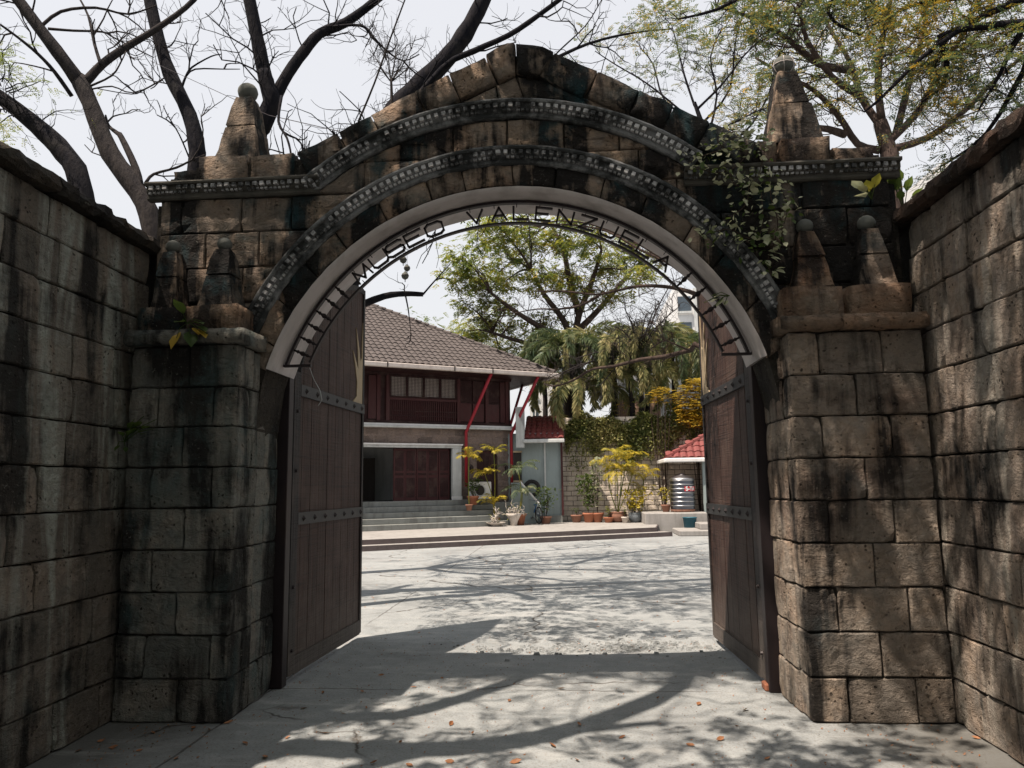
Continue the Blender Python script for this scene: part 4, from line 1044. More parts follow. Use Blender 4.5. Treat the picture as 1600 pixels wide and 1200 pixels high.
# concrete ledge and steps beside the tank
lx0, lx1 = at(1008, 815, Y=24.6).x, at(1108, 815, Y=24.6).x
wb((lx0, 24.55, 0), (lx0+2.0, 27.45, .62), 'ledge', M['plat'], tag(thing('concrete_ledge', (lx0+1, 25, 0), 'grey concrete ledge carrying the steel water tank', 'ledge')), .03)
st = thing('garden_steps', (at(1090, 832, z=0).x, 22.5, 0), 'low pale concrete steps at the foot of the tank ledge', 'steps')
gx = at(1062, 838, z=0); wb((gx.x, gx.y, 0), (gx.x+2.6, gx.y+1.6, .16), 'step', M['plat'], st, .02); wb((gx.x+.7, gx.y+.5, .161), (gx.x+2.6, gx.y+1.6, .34), 'step', M['plat'], st, .02)
# ---------------------------------------------------------------- water tank
tc = at(1067, 795, Y=25.3); TX, TY = tc.x, 25.3; z0 = at(1067, 795, Y=25.3).z; z1 = at(1067, 749, Y=25.3).z; TR = (at(1086, 770, Y=25.3).x-at(1048.5, 770, Y=25.3).x)/2
TK = thing('water_tank', (TX, TY, .62), 'ribbed stainless steel water tank with red label on its stand', 'water tank')
q = B(); prof = [(TR*.6, z0-.01), (TR, z0)]; hh = z1-z0; n = 7
for i in range(n):
    a = z0+hh*i/n; c = z0+hh*(i+1)/n; prof += [(TR, a+.01), (TR, c-.05), (TR+.014, c-.035), (TR+.014, c-.02), (TR, c-.008)]
q.lathe(prof, (TX, TY, 0), 40); q.obj('barrel', M['steel'], TK, smooth=True)
q = B(); q.lathe([(TR+.02, z1-.008), (TR+.02, z1+.01), (TR*.9, z1+.05), (TR*.62, z1+.115), (TR*.3, z1+.15), (TR*.26, z1+.19), (TR*.2, z1+.20)], (TX, TY, 0), 32); q.obj('lid', M['steel_lid'], TK, smooth=True)
for i in range(n):
    q = B(); zc = z0+hh*(i+1)/n-.028; q.lathe([(TR+.0, zc-.02), (TR+.022, zc-.008), (TR+.022, zc+.008), (TR+.0, zc+.02)], (TX, TY, 0), 40); q.obj('rib', M['steel_lid'], TK, smooth=True)  # steel paler than the barrel paints a highlight along each rib
for i in range(4):
    a = math.radians(30+90*i); q = B(); q.tube([(TX+TR*.85*math.cos(a), TY+TR*.85*math.sin(a), z0), (TX+TR*1.0*math.cos(a), TY+TR*1.0*math.sin(a), .62)], .025, 6); q.obj('leg', M['dark'], TK)
q = B(); q.lathe([(TR*.98, z0-.09), (TR*1.02, z0-.05), (TR*1.02, z0-.011)], (TX, TY, 0), 24); q.obj('stand_ring', M['terra2'], TK)
def cyl(x, z, r_): a = x/r_; return (TX+r_*math.sin(a), TY-r_*math.cos(a), z)
lz0, lz1 = z0+hh*.60, z0+hh*.76; q = B(); K = 10; u0, u1 = .02, TR*1.35
for i in range(K+1):
    u = u0+(u1-u0)*i/K; q.v += [cyl(u, lz0, TR+.018), cyl(u, lz1, TR+.018)]
for i in range(K): q.f.append((i*2, i*2+2, i*2+3, i*2+1))
lb = q.obj('label_band', M['label'], TK)
cu = bpy.data.curves.new('tank_text', 'FONT'); cu.body = 'S-TA'; cu.size = .19; cu.offset = .006; to = bpy.data.objects.new('tank_text', cu); COL.objects.link(to)
dg = bpy.context.evaluated_depsgraph_get(); me = bpy.data.meshes.new_from_object(to.evaluated_get(dg)); bpy.data.objects.remove(to)
q = B(); q.v = [cyl(v.co.x*.95+.06, lz0+.02+v.co.y, TR+.024) for v in me.vertices]; q.f = [tuple(p.vertices) for p in me.polygons]; q.obj('lettering', M['labelw'], TK)
q = B(); q.lathe([(.10,0),(.13,.01),(.16,.34),(.17,.34),(.17,.36),(.145,.36),(.12,.05)], (0, 0, 0), 20)
bk = at(1079, 826, z=.0); bp_ = Vector((at(1078, 815, Y=24.35).x, 24.35, .16)); q.v = [(a*1.35+bp_.x, b_*1.35+bp_.y, c*1.35+bp_.z-.16) for a, b_, c in q.v]
tag(q.obj('bucket', M['bluebin'], loc=(bp_.x, bp_.y, 0), smooth=True), 'dark blue plastic bucket below the steel water tank', 'bucket')
# AC unit
ap0, ap1 = at(723, 784, Y=25.6), at(752, 784, Y=25.6)
acx = HA+HD*4.27; hn = Vector((HD.y, -HD.x, 0))
AU = thing('air_conditioner', tuple(HA+HD*4.45+hn*.55+Vector((0,0,1.10))), 'white outdoor air conditioner unit on the stair landing by the arched door', 'air conditioner', rz=HANG); AU['_local'] = 1
def lb_(a, c, name, mt, p, bev=.01): q = B(); q.bbox(a, c, bev); return q.obj(name, mt, p)
lb_((-.36, -.14, .02), (.36, .14, .60), 'casing', M['white'], AU, .02)
q = B(); q.lathe([(.20, 0), (.20, .02), (.17, .02), (.17, 0)], (0, 0, 0), 20); q.v = [(a-.07, -.141-c, b_+.31) for a, b_, c in q.v]; q.obj('fan_guard', M['dimwhite'], AU)
q = B(); q.lathe([(.165, 0), (.165, .004)], (0, 0, 0), 20); q.v = [(a-.07, -.142-c, b_+.31) for a, b_, c in q.v]; q.obj('fan_opening', M['dark'], AU)
for x in (-.25, .25): lb_((x-.04, -.12, 0), (x+.04, .12, .019), 'foot', M['dark'], AU, .004)

# ================================================================ BICYCLE
bc = at(834, 818, z=.254); BI = thing('bicycle', (bc.x, bc.y, .254), 'small blue bicycle leaning by the teal stair parapet', 'bicycle', rz=math.radians(-62)); BI['_local'] = 1
def wheel(x):
    q = B(); R1_ = .29
    for i in range(28):
        a0, a1 = 2*math.pi*i/28, 2*math.pi*(i+1)/28
        for k in range(6):
            b0, b1 = 2*math.pi*k/6, 2*math.pi*(k+1)/6; P = lambda a, b_: (x+(R1_-.02+.022*math.cos(b_))*math.cos(a), .022*math.sin(b_), R1_+.002+(R1_-.02+.022*math.cos(b_))*math.sin(a))
            q.add([P(a0,b0), P(a1,b0), P(a1,b1), P(a0,b1)], [(0,1,2,3)])
    w = q.obj('wheel', M['rubber'], BI, smooth=True)
    q = B(); q.tube([(x, -.04, R1_), (x, .04, R1_)], .025, 8)
    for i in range(16): a = 2*math.pi*i/16; q.tube([(x, .02*(-1)**i, R1_), (x+.26*math.cos(a), 0, R1_+.26*math.sin(a))], .0035, 3)
    q.obj('spokes', M['steel'], w)
wheel(-.42); wheel(.42)
q = B()
bb_, stp, hd, ra, fa = (-.02,0,.30), (-.14,0,.62), (.26,0,.66), (-.42,0,.29), (.42,0,.29)
for a, c, r_ in ((bb_, stp, .02), (stp, hd, .02), (bb_, hd, .024), (bb_, ra, .013), (stp, ra, .012)): q.tube([a, c], r_, 8)
q.obj('frame', M['blueframe'], BI)
q = B(); q.tube([hd, (.28,0,.60), (.36,.05,.42), (.42,.05,.29)], .014, 6); q.tube([(.28,0,.60), (.36,-.05,.42), (.42,-.05,.29)], .014, 6); q.obj('fork', M['steel'], BI)
q = B(); q.tube([hd, (.24,0,.78)], .014, 6); q.tube([(.20,-.25,.82), (.24,0,.78), (.20,.25,.82)], .012, 6); q.obj('handlebar', M['steel'], BI)
q = B(); q.tube([stp, (-.17,0,.72)], .012, 6); q.bbox((-.29,-.07,.72), (-.05,.07,.765), .02); q.obj('saddle', M['rubber'], BI)
q = B(); q.tube([(-.02,-.05,.30), (.08,-.06,.20)], .01, 5); q.tube([(-.02,.05,.30), (-.12,.06,.40)], .01, 5); q.bbox((.04,-.14,.185), (.12,-.06,.205), .005); q.bbox((-.16,.06,.395), (-.08,.14,.415), .005); q.lathe([(.09,-.004),(.09,.004)], (0,0,0), 16)
q.obj('crank', M['iron'], BI)

# ================================================================ FOLIAGE HELPERS
def leaf_quads(b, c, n, R3, size, rg, up=.3, asp=.45, drop=0):
    for _ in range(n):
        while True:
            p = Vector((rg.uniform(-1, 1), rg.uniform(-1, 1), rg.uniform(-1, 1)))
            if p.length <= 1: break
        p = Vector((p.x*R3[0], p.y*R3[1], p.z*R3[2]))+c
        d = Vector((rg.gauss(0, 1), rg.gauss(0, 1), rg.gauss(0, .6)-drop)).normalized(); s_ = size*rg.uniform(.6, 1.3)
        w = d.cross(Vector((rg.gauss(0, .5), rg.gauss(0, .5), 1))).normalized()*s_*asp
        b.add([p, p+d*s_*.5+w*.5, p+d*s_, p+d*s_*.5-w*.5], [(0,1,2,3)])
def spray(b, p, d, n, ln, size, rg):                # feathery compound leaf: leaflets in pairs along a rachis
    d = d.normalized(); s = d.cross(Vector((0, 0, 1)))
    s = s.normalized() if s.length > .01 else Vector((1, 0, 0)); dr = Vector((0, 0, -1))
    for i in range(n):
        f = (i+1)/n; q = p+d*ln*f+dr*ln*.25*f*f; L_ = size*(1.1-.5*f)*rg.uniform(.8, 1.2)
        for sg in (1, -1):
            e = q+(s*sg+d*.5+dr*rg.uniform(-.1, .5)).normalized()*L_; w = d*L_*.3
            b.add([q, (q+e)/2+w, e, (q+e)/2-w], [(0,1,2,3)])
def twigs(b, p, d, ln, r_, depth, rg, tips, spread=.55, grav=0., nchild=(2, 3), sides=4, wob=.26, up=.12):
    d = d.normalized(); K = 4; pts = [p]; q = p; dd = d
    for i in range(K):
        dd = (dd+Vector((rg.gauss(0, wob), rg.gauss(0, wob), rg.gauss(0, wob)+up*.3-grav))).normalized(); q = q+dd*ln/K; pts.append(q)
    b.tube(pts, [r_*(1-.45*i/K) for i in range(K+1)], sides if r_ > .006 else 3, cap=False)
    tips.append((q, dd))
    if depth <= 0: return
    for _ in range(rg.randint(*nchild)):
        k = rg.randint(1, K); a = Vector((rg.gauss(0, 1), rg.gauss(0, 1), rg.gauss(0, 1))); a = (a-dd*a.dot(dd)).normalized()
        twigs(b, pts[k], (dd*(1-spread)+a*spread+Vector((0, 0, up))), ln*rg.uniform(.55, .8), r_*.55, depth-1, rg, tips, spread, grav, nchild, sides, wob, up)
def pxl(pts, Y, dY=0):
    n = len(pts); return [at(u, v, Y=Y+dY*i/max(1, n-1)) for i, (u, v) in enumerate(pts)]
def smooth_path(P, k=3):
    out = []
    for i in range(len(P)-1):
        p0, p1, p2, p3 = P[max(0, i-1)], P[i], P[i+1], P[min(len(P)-1, i+2)]
        for j in range(k):
            t = j/k; out.append(.5*((2*p1)+(p2-p0)*t+(2*p0-5*p1+4*p2-p3)*t*t+(3*p1-p0-3*p2+p3)*t**3))
    return out+[P[-1]]
def limb(b, P, r0, r1, rg, sides=8, tw=0, tlen=.7, tips=None, tdepth=2, knob=.05, tstart=.2, up=.12, grav=0, spread=.6, tr=.012):
    Q = smooth_path(P); n = len(Q)
    b.tube(Q, [(r0+(r1-r0)*i/(n-1))*(1+rg.uniform(-knob, knob)) for i in range(n)], sides)
    for _ in range(tw):
        k = rg.randint(int(n*tstart), n-1); t = (Q[min(k+1, n-1)]-Q[k-1]).normalized(); a = Vector((rg.gauss(0, 1), rg.gauss(0, 1), rg.gauss(0, 1))); a = (a-t*a.dot(t)).normalized()
        twigs(b, Q[k], t*.5+a*.8+Vector((0, 0, .1)), tlen*rg.uniform(.6, 1.2), tr, tdepth, rg, tips if tips is not None else [], spread, grav, up=up)
    return Q
def tree(label, base, group=None, name='tree', cat='tree'): return thing(name, tuple(base), label, cat, group)
def finish(t, b, bm, lb=None, lm=None):
    b.obj('trunk', bm, t, smooth=True)
    if lb is not None and lb.v: lb.obj('crown', lm, t, kind='stuff')

# ================================================================ TREES BEHIND THE GATE, LEFT (traced at their distance)
rg = random.Random(3)
def ground_pt(p): return Vector((p.x, p.y, 0))
# bare leaning tree
Y = 8.6; b = B(); tips = []
tr_ = pxl([(240, 375), (215, 300), (172, 240), (140, 160), (122, 122)], Y); g = ground_pt(tr_[0]+Vector((.35, 0, 0)))
t = tree('bare rough barked tree leaning over the left wall beside the gate', g)
limb(b, [g, g.lerp(tr_[0], .5)+Vector((.1, 0, 0))]+tr_, .14, .10, rg, 10, knob=.09, tw=1, tips=tips, tstart=.6)
limb(b, pxl([(125, 130), (100, 95), (62, 45), (20, -10), (-30, -60)], Y, -.5), .10, .06, rg, 8, tw=4, tips=tips, tlen=.9)
limb(b, pxl([(132, 130), (160, 100), (195, 75), (240, 48), (290, 12), (320, -20)], Y, .6), .06, .03, rg, 7, tw=4, tips=tips, tlen=.8)
limb(b, pxl([(158, 102), (148, 70), (138, 25), (120, -10)], Y, .3), .025, .012, rg, 6, tw=3, tips=tips, tlen=.5)
limb(b, pxl([(112, 150), (85, 112), (60, 85), (30, 60), (0, 38)], Y, -.6), .03, .014, rg, 6, tw=3, tips=tips, tlen=.6)
limb(b, pxl([(218, 290), (212, 262), (190, 215), (183, 208), (170, 197), (165, 180)], Y, .2), .055, .012, rg, 7, tw=1, tips=tips, tlen=.5)
limb(b, pxl([(228, 285), (240, 272), (275, 262), (300, 250), (320, 242)], Y, .3), .022, .01, rg, 5, tw=3, tips=tips, tlen=.6)
limb(b, pxl([(60, 45), (95, 18), (150, 12), (200, 22), (245, 8)], Y, .5), .025, .01, rg, 5, tw=3, tips=tips, tlen=.6)
limb(b, pxl([(75, 45), (115, 48), (160, 50), (180, 60), (240, 90)], Y, .5), .02, .008, rg, 5, tw=3, tips=tips, tlen=.5)
limb(b, pxl([(140, 135), (175, 118), (190, 95), (197, 80)], Y, .1), .015, .007, rg, 5, tw=1, tips=tips, tlen=.4)
limb(b, pxl([(140, 140), (175, 135), (208, 145), (255, 125)], Y, .1), .012, .006, rg, 5, tw=1, tips=tips, tlen=.4)
finish(t, b, M['bark_grey'])
# dark trunk
Y = 9.3; b = B(); tr_ = pxl([(306, 275), (308, 235), (296, 180), (265, 115), (248, 60), (235, 5), (225, -50)], Y); g = ground_pt(tr_[0])
t = tree('dark smooth bare trunk rising behind the left cornice', g)
limb(b, [g, g.lerp(tr_[0], .5)]+tr_, .13, .072, rg, 10, knob=.09, tw=4, tips=tips, tlen=.9, tstart=.5)
limb(b, pxl([(283, 140), (290, 120), (300, 105), (330, 88), (345, 85)], Y), .02, .007, rg, 5, tw=1, tips=tips, tlen=.4)
limb(b, pxl([(290, 120), (305, 108), (350, 108), (375, 108)], Y), .014, .006, rg, 5, tw=1, tips=tips, tlen=.4)
limb(b, pxl([(295, 245), (280, 210), (262, 180), (255, 165)], Y), .012, .006, rg, 5, tw=2, tips=tips, tlen=.3)
limb(b, pxl([(252, 125), (225, 140), (205, 147), (150, 138)], Y), .012, .006, rg, 5, tw=2, tips=tips, tlen=.4)
finish(t, b, M['bark_dark'])
# forked dark trunk behind the left obelisk
Y = 9.0; b = B(); tr_ = pxl([(398, 245), (408, 200), (424, 160), (418, 135), (412, 110)], Y, -.15); g = ground_pt(tr_[0]+Vector((-.1, 0, 0)))
t = tree('dark forked tree rising just behind the left obelisk', g)
limb(b, [g, g.lerp(tr_[0], .5)]+tr_, .15, .088, rg, 10, knob=.09, tw=3, tips=tips, tstart=.7)
limb(b, pxl([(424, 160), (412, 110), (402, 60), (392, 10), (380, -50)], Y, -.2), .10, .075, rg, 9, tw=4, tips=tips, tlen=.8)
limb(b, pxl([(428, 155), (450, 115), (475, 80), (500, 52), (540, 35), (585, 2), (620, -30)], Y, .4), .085, .05, rg, 9, tw=8, tips=tips, tlen=.9)
limb(b, pxl([(520, 42), (565, 40), (585, 60), (605, 80), (630, 95), (655, 85)], Y, .6), .022, .008, rg, 5, tw=7, tips=tips, tlen=.5)
limb(b, pxl([(440, 150), (435, 190), (448, 215), (455, 245), (456, 290)], Y-2.9, -.4), .014, .008, rg, 5, tw=3, tips=tips, tlen=.35)
finish(t, b, M['bark_dark'])
# thick dark limb leaning right, behind the pediment
Y = 10; b = B(); tr_ = pxl([(600, 215), (645, 145), (690, 100), (725, 55), (755, 0), (775, -50)], Y); g = ground_pt(tr_[0]+Vector((-1.4, 1, 0)))
t = tree('thick dark leaning trunk disappearing behind the left slope of the pediment', g)
limb(b, [g, g.lerp(tr_[0], .55)+Vector((-.2, 0, 0))]+tr_, .19, .10, rg, 10, knob=.09, tw=3, tips=tips, tstart=.6)
limb(b, pxl([(560, 260), (600, 215), (690, 108), (740, 80), (795, 55), (840, 25), (900, -20)], Y-.6, -.5), .05, .03, rg, 8, tw=5, tips=tips, tlen=.7)
limb(b, pxl([(790, 130), (860, 95), (920, 68), (985, 52), (1050, 45)], Y-.2, .5), .032, .010, rg, 6, tw=5, tips=tips, tlen=.7)
limb(b, pxl([(840, 115), (875, 78), (915, 40), (940, 0)], Y-.2, .5), .014, .007, rg, 5, tw=3, tips=tips, tlen=.5)
limb(b, pxl([(556, 480), (600, 463), (632, 459), (661, 460)], Y, .3), .055, .035, rg, 8, tw=1, tips=tips, tlen=.35)
limb(b, pxl([(661, 460), (680, 438), (704, 412)], Y+.3), .016, .006, rg, 5, tw=1, tips=tips, tlen=.25)
limb(b, pxl([(633, 460), (638, 485), (642, 520)], Y+.3), .015, .005, rg, 5, tw=1, tips=tips, tlen=.15, grav=.3)
for path in ([(640, 160), (700, 190), (800, 200), (900, 215), (1000, 250)], [(620, 180), (660, 235), (750, 230), (850, 235), (960, 270)], [(700, 190), (760, 160), (820, 170), (900, 180)], [(560, 270), (540, 280), (500, 300), (470, 330)]):
    limb(b, pxl(path, Y-1.2, rg.uniform(-1, 2.2)), .085, .03, rg, 7, tw=6, tips=tips, tlen=.5, tdepth=2, spread=.4, up=0)
limb(b, [tr_[0]+Vector((-.5, 0, -1)), at(520, 500, Y=Y), at(556, 480, Y=Y)], .10, .055, rg, 8)
finish(t, b, M['bark_dark'])
Y = 12.5; b = B(); g = Vector((-5.6, 12.6, 0)); t = tree('bare courtyard tree behind the left gate leaf whose boughs web the yard with shadow', g)
k1 = at(430, 330, Y=12.5); limb(b, [g, Vector((-5.5, 12.5, 3.5)), k1], .24, .16, rg, 10)
for path, dY in (([(430, 330), (520, 270), (620, 220), (720, 190), (830, 170), (930, 200)], 2.5), ([(440, 325), (560, 290), (660, 240), (760, 240), (860, 220), (960, 250)], -1.5), ([(430, 330), (500, 320), (580, 300), (680, 270), (780, 270), (850, 250)], 3.5),
                 ([(430, 330), (470, 260), (540, 230), (640, 190), (700, 160)], 4.5), ([(440, 330), (540, 310), (640, 255), (740, 215), (800, 200), (900, 230)], 1), ([(430, 335), (460, 300), (560, 255), (640, 235), (720, 225)], -3), ([(620, 220), (700, 230), (800, 235), (900, 250)], 5)):
    limb(b, pxl(path, 12.5, dY), .11, .03, rg, 7, tw=26, tips=tips, tlen=1.0, tdepth=2, spread=.45, up=0, tr=.022)
lb = B()
for k in range(5200):                                # unseen leaves added behind the gate head to dapple the yard with shade
    y = rg.uniform(6.6, 15); xr = rg.uniform(-.42, .15); hi = .575-.45*abs(xr+.06); c = Vector((xr*y, y, 1.55+rg.uniform(hi-.13, hi)*y))
    if mnoise.noise(c*.75) < -.02: continue
    spray(lb, c, Vector((rg.gauss(0, 1), rg.gauss(0, 1), -.1)), 4, .22, .08, rg)
finish(t, b, M['bark_dark'], lb, M['leaf_green'])
# dry seedling tree rooted in the left slope of the pediment
Y = 5.75; b = B(); tr_ = pxl([(612, 185), (612, 150), (611, 122)], Y); g = tr_[0]
t = tree('small grey dry sapling rooted on the left slope of the pediment', g, cat='sapling')
limb(b, tr_, .018, .010, rg, 6, tw=0)
for u, v in ((590, 90), (600, 60), (615, 45), (635, 70), (645, 95), (575, 60), (620, 85), (580, 30), (650, 55)): limb(b, pxl([(611, 128), ((611+u)/2+rg.uniform(-6, 6), (v+125)/2), (u, v)], Y, .2), .006, .0025, rg, 4, tw=5, tips=tips, tlen=.16, tdepth=2, tr=.003)
limb(b, pxl([(560, 190), (585, 130), (610, 60), (625, 20), (640, -20)], Y), .009, .006, rg, 5, tw=4, tips=tips, tlen=.2, tr=.004)
finish(t, b, M['bark_grey'])
# mossy limb with leaf tufts, far left
Y = 7.6; b = B(); tl = []; tr_ = pxl([(128, 300), (100, 240), (70, 208), (35, 178), (0, 152), (-60, 110)], Y); g = ground_pt(tr_[0]+Vector((.4, 0, 0)))
t = tree('mossy dark limb with yellow leaf tufts at the far left', g)
limb(b, [g, g.lerp(tr_[0], .6)+Vector((.2, 0, 0))]+tr_, .14, .07, rg, 10, tw=10, tips=tl, tlen=.5, tstart=.55, tr=.008)
lb = B()
for (u, v) in ((10, 70), (5, 90), (25, 110), (30, 125), (50, 130), (8, 190), (18, 205), (5, 215), (-20, 100), (-20, 180), (-30, 60)):
    c = at(u, v, Y=Y-.3+rg.uniform(-.3, .3)); twigs(b, tr_[4].lerp(c, .3), (c-tr_[4]), (c-tr_[4]).length*.8, .008, 1, rg, [])
    for _ in range(16): spray(lb, c+Vector((rg.gauss(0, .1), rg.gauss(0, .12), rg.gauss(0, .05))), Vector((rg.gauss(0, 1), rg.gauss(0, 1), -.2)), 6, .12, .032, rg)
for p, d in tl[::3]: spray(lb, p, d, 6, .12, .028, rg)
finish(t, b, M['bark_dark'], lb, M['leaf_yel'])

# ================================================================ RIGHT: yellow-green feathery trees above the wall
def feathery(b, lb, tips, rg, n=3, ln=.22, size=.05, keep=1.0):
    for p, d in tips:
        if rg.random() > keep: continue
        for _ in range(n): spray(lb, p+Vector((rg.gauss(0, .05), rg.gauss(0, .05), rg.gauss(0, .04))), d*.4+Vector((rg.gauss(0, 1), rg.gauss(0, 1), rg.gauss(0, .25))), 7, ln*rg.uniform(.7, 1.2), size, rg)
rg = random.Random(11)
Y = 13; b = B(); lb = B(); tl = []; tr_ = pxl([(1392, 270), (1388, 235), (1375, 190)], Y); g = ground_pt(tr_[0])
t = tree('tall feathery tree with dark green crown behind the right obelisk', g)
limb(b, [g, g.lerp(tr_[0], .5)]+tr_, .20, .12, rg, 10)
for path in ([(1378, 200), (1345, 150), (1330, 100), (1300, 50), (1270, -10)], [(1378, 190), (1372, 130), (1378, 70), (1390, 10), (1395, -30)], [(1385, 225), (1430, 180), (1465, 120), (1500, 60), (1530, 0)],
             [(1385, 235), (1450, 215), (1510, 170), (1560, 120), (1610, 80)], [(1375, 235), (1340, 225), (1310, 180), (1270, 140), (1230, 120), (1180, 90)], [(1330, 110), (1280, 100), (1230, 60), (1180, 30), (1120, 10)],
             [(1345, 150), (1300, 120), (1260, 60), (1250, 10)], [(1400, 210), (1420, 130), (1440, 60), (1450, 0)], [(1320, 210), (1280, 200), (1240, 215), (1200, 200)]):
    limb(b, pxl(path, Y, rg.uniform(-1.5, 1.5)), .075, .022, rg, 7, tw=15, tips=tl, tlen=.85, tdepth=2, tstart=.3, tr=.014)
feathery(b, lb, tl, rg, 4, .28, .060, .42)
finish(t, b, M['bark_brown'], lb, M['leaf_mix'])
# thin half-bare tree between pediment and obelisk
Y = 11.5; b = B(); lb = B(); tl = []; tr_ = pxl([(1110, 260), (1100, 205), (1085, 160)], Y); g = ground_pt(tr_[0])
t = tree('thin half bare twiggy tree between the pediment and the right obelisk', g)
limb(b, [g, g.lerp(tr_[0], .5)]+tr_, .08, .03, rg, 6)
for path in ([(1100, 205), (1060, 170), (1010, 130), (960, 100), (930, 80)], [(1085, 165), (1070, 120), (1060, 80), (1050, 40)], [(1090, 170), (1130, 130), (1160, 90), (1190, 60)], [(1100, 215), (1150, 190), (1190, 170)], [(1095, 190), (1040, 160), (1020, 100), (1000, 75)],
             [(1105, 220), (1120, 150), (1110, 90), (1130, 40)], [(1105, 225), (1160, 210), (1200, 150), (1215, 90), (1240, 30)], [(1100, 190), (1140, 140), (1150, 60), (1170, 0)]):
    limb(b, pxl(path, Y, rg.uniform(-1, 1)), .022, .008, rg, 5, tw=12, tips=tl, tlen=.5, tdepth=2, tr=.007)
feathery(b, lb, tl, rg, 3, .18, .040, .36)
finish(t, b, M['bark_dark'], lb, M['leaf_mix'])
# near overhanging boughs with orange tinted leaves, top right: tree stands outside the right wall
Y = 7.5; b = B(); lb = B(); tl = []; g = Vector((6.6, 6.5, 0))
t = tree('spreading tree with orange tinted leaves overhanging the right wall', g)
k0 = Vector((6.4, 6.8, 5.0)); limb(b, [g, Vector((6.6, 6.6, 2.5)), k0, Vector((6.2, 7.0, 6.0))], .2, .14, rg, 10)
for path in ([(1640, -5), (1560, 15), (1510, 40), (1440, 90), (1380, 150), (1350, 175)], [(1640, -20), (1450, -30), (1310, -5), (1300, 30), (1345, 55)], [(1640, 10), (1590, 60), (1560, 120), (1530, 170)],
             [(1500, 45), (1480, 90), (1475, 130), (1440, 160)], [(1450, -30), (1350, -30), (1200, -20), (1120, 15), (1060, 30)], [(1620, -30), (1540, -10), (1420, 10), (1380, 40)], [(1640, 40), (1600, 110), (1540, 210), (1470, 260)]):
    P = pxl(path, Y, rg.uniform(-.6, .6)); limb(b, [Vector((6.2, 7.0, 5.9))]+P, .05, .010, rg, 7, tw=22, tips=tl, tlen=.42, tdepth=2, tstart=.35, grav=.03, tr=.006)
tl = [(p, d) for p, d in tl if p.x < 5.9]
feathery(b, lb, tl, rg, 3, .16, .036, .55)
finish(t, b, M['bark_dark'], lb, M['leaf_mix'])

# ================================================================ TREES SEEN THROUGH THE ARCH
rg = random.Random(5)
Y = 31; b = B(); lb = B(); tl = []; tr_ = pxl([(893, 680), (893, 610), (890, 560), (896, 535)], Y); g = ground_pt(tr_[0])
t = tree('large yellow green tree rising behind the tiled roof', g)
limb(b, [g]+tr_, .38, .26, rg, 10)
crown = [(745, 420), (720, 400), (760, 380), (790, 370), (735, 440), (760, 460), (775, 430), (745, 520), (725, 520), (765, 500), (790, 480), (805, 510), (780, 545), (820, 540), (800, 400), (830, 370), (830, 420), (850, 440), (860, 380), (845, 500), (860, 530), (890, 380), (880, 430), (900, 450), (920, 380), (940, 420), (960, 390), (930, 350), (880, 350), (820, 345), (770, 345), (980, 410), (1000, 430), (990, 380), (760, 355), (840, 560), (870, 570), (1020, 400), (950, 460), (790, 440), (735, 480), (715, 430)]
mains = [[(896, 540), (880, 500), (850, 460), (830, 420)], [(896, 540), (905, 490), (925, 440), (940, 390)], [(896, 540), (860, 520), (810, 490), (770, 460)], [(896, 535), (870, 540), (820, 535), (770, 520)], [(900, 520), (930, 490), (965, 450), (1000, 410)], [(905, 490), (890, 440), (880, 390), (860, 350)]]
nodes = []
for path in mains: nodes += limb(b, pxl(path, Y, rg.uniform(-2.5, 2.5)), .17, .06, rg, 7, tw=8, tips=tl, tlen=1.3, tdepth=2, tr=.025)[2:]
for (u, v) in crown:
    c = at(u, v, Y=Y+rg.uniform(-2.5, 2.5)); nd = min(nodes, key=lambda q: (q-c).length); limb(b, [nd, nd.lerp(c, .5)+Vector((0, 0, .15)), c], .05, .018, rg, 5, tw=5, tips=tl, tlen=.7, tdepth=1, tr=.014)
    for _ in range(52):
        q = c+Vector((rg.gauss(0, .42), rg.gauss(0, .5), rg.gauss(0, .26)))
        for _ in range(2): spray(lb, q, Vector((rg.gauss(0, 1), rg.gauss(0, 1), -.3)), 5, .36, .17, rg)
finish(t, b, M['bark_brown'], lb, M['leaf_yel'])
for (u, v, Yb, lab, mt, n) in ((655, 505, 34, 'small green treetop peeping over the tiled roof ridge', 'leaf_green', 60), (745, 520, 36, 'round yellowish tree further behind the tiled roof', 'leaf_yel', 420), (850, 560, 36, 'dark green tree behind the palms at the house corner', 'leaf_green', 500)):
    c = at(u, v, Y=Yb); b = B(); lb = B(); tl = []; g = ground_pt(c); t = tree(lab, g); limb(b, [g, g.lerp(c, .6), c], .16, .05, rg, 6, tw=5, tlen=.8, tips=tl)
    s_ = 1.0 if n < 100 else 1.6
    for _ in range(n):
        q = c+Vector((rg.gauss(0, .5*s_), rg.gauss(0, .6*s_), rg.gauss(-.1, .35*s_))); spray(lb, q, Vector((rg.gauss(0, 1), rg.gauss(0, 1), -.2)), 5, .34, .15, rg)
    finish(t, b, M['bark_brown'], lb, M[mt])
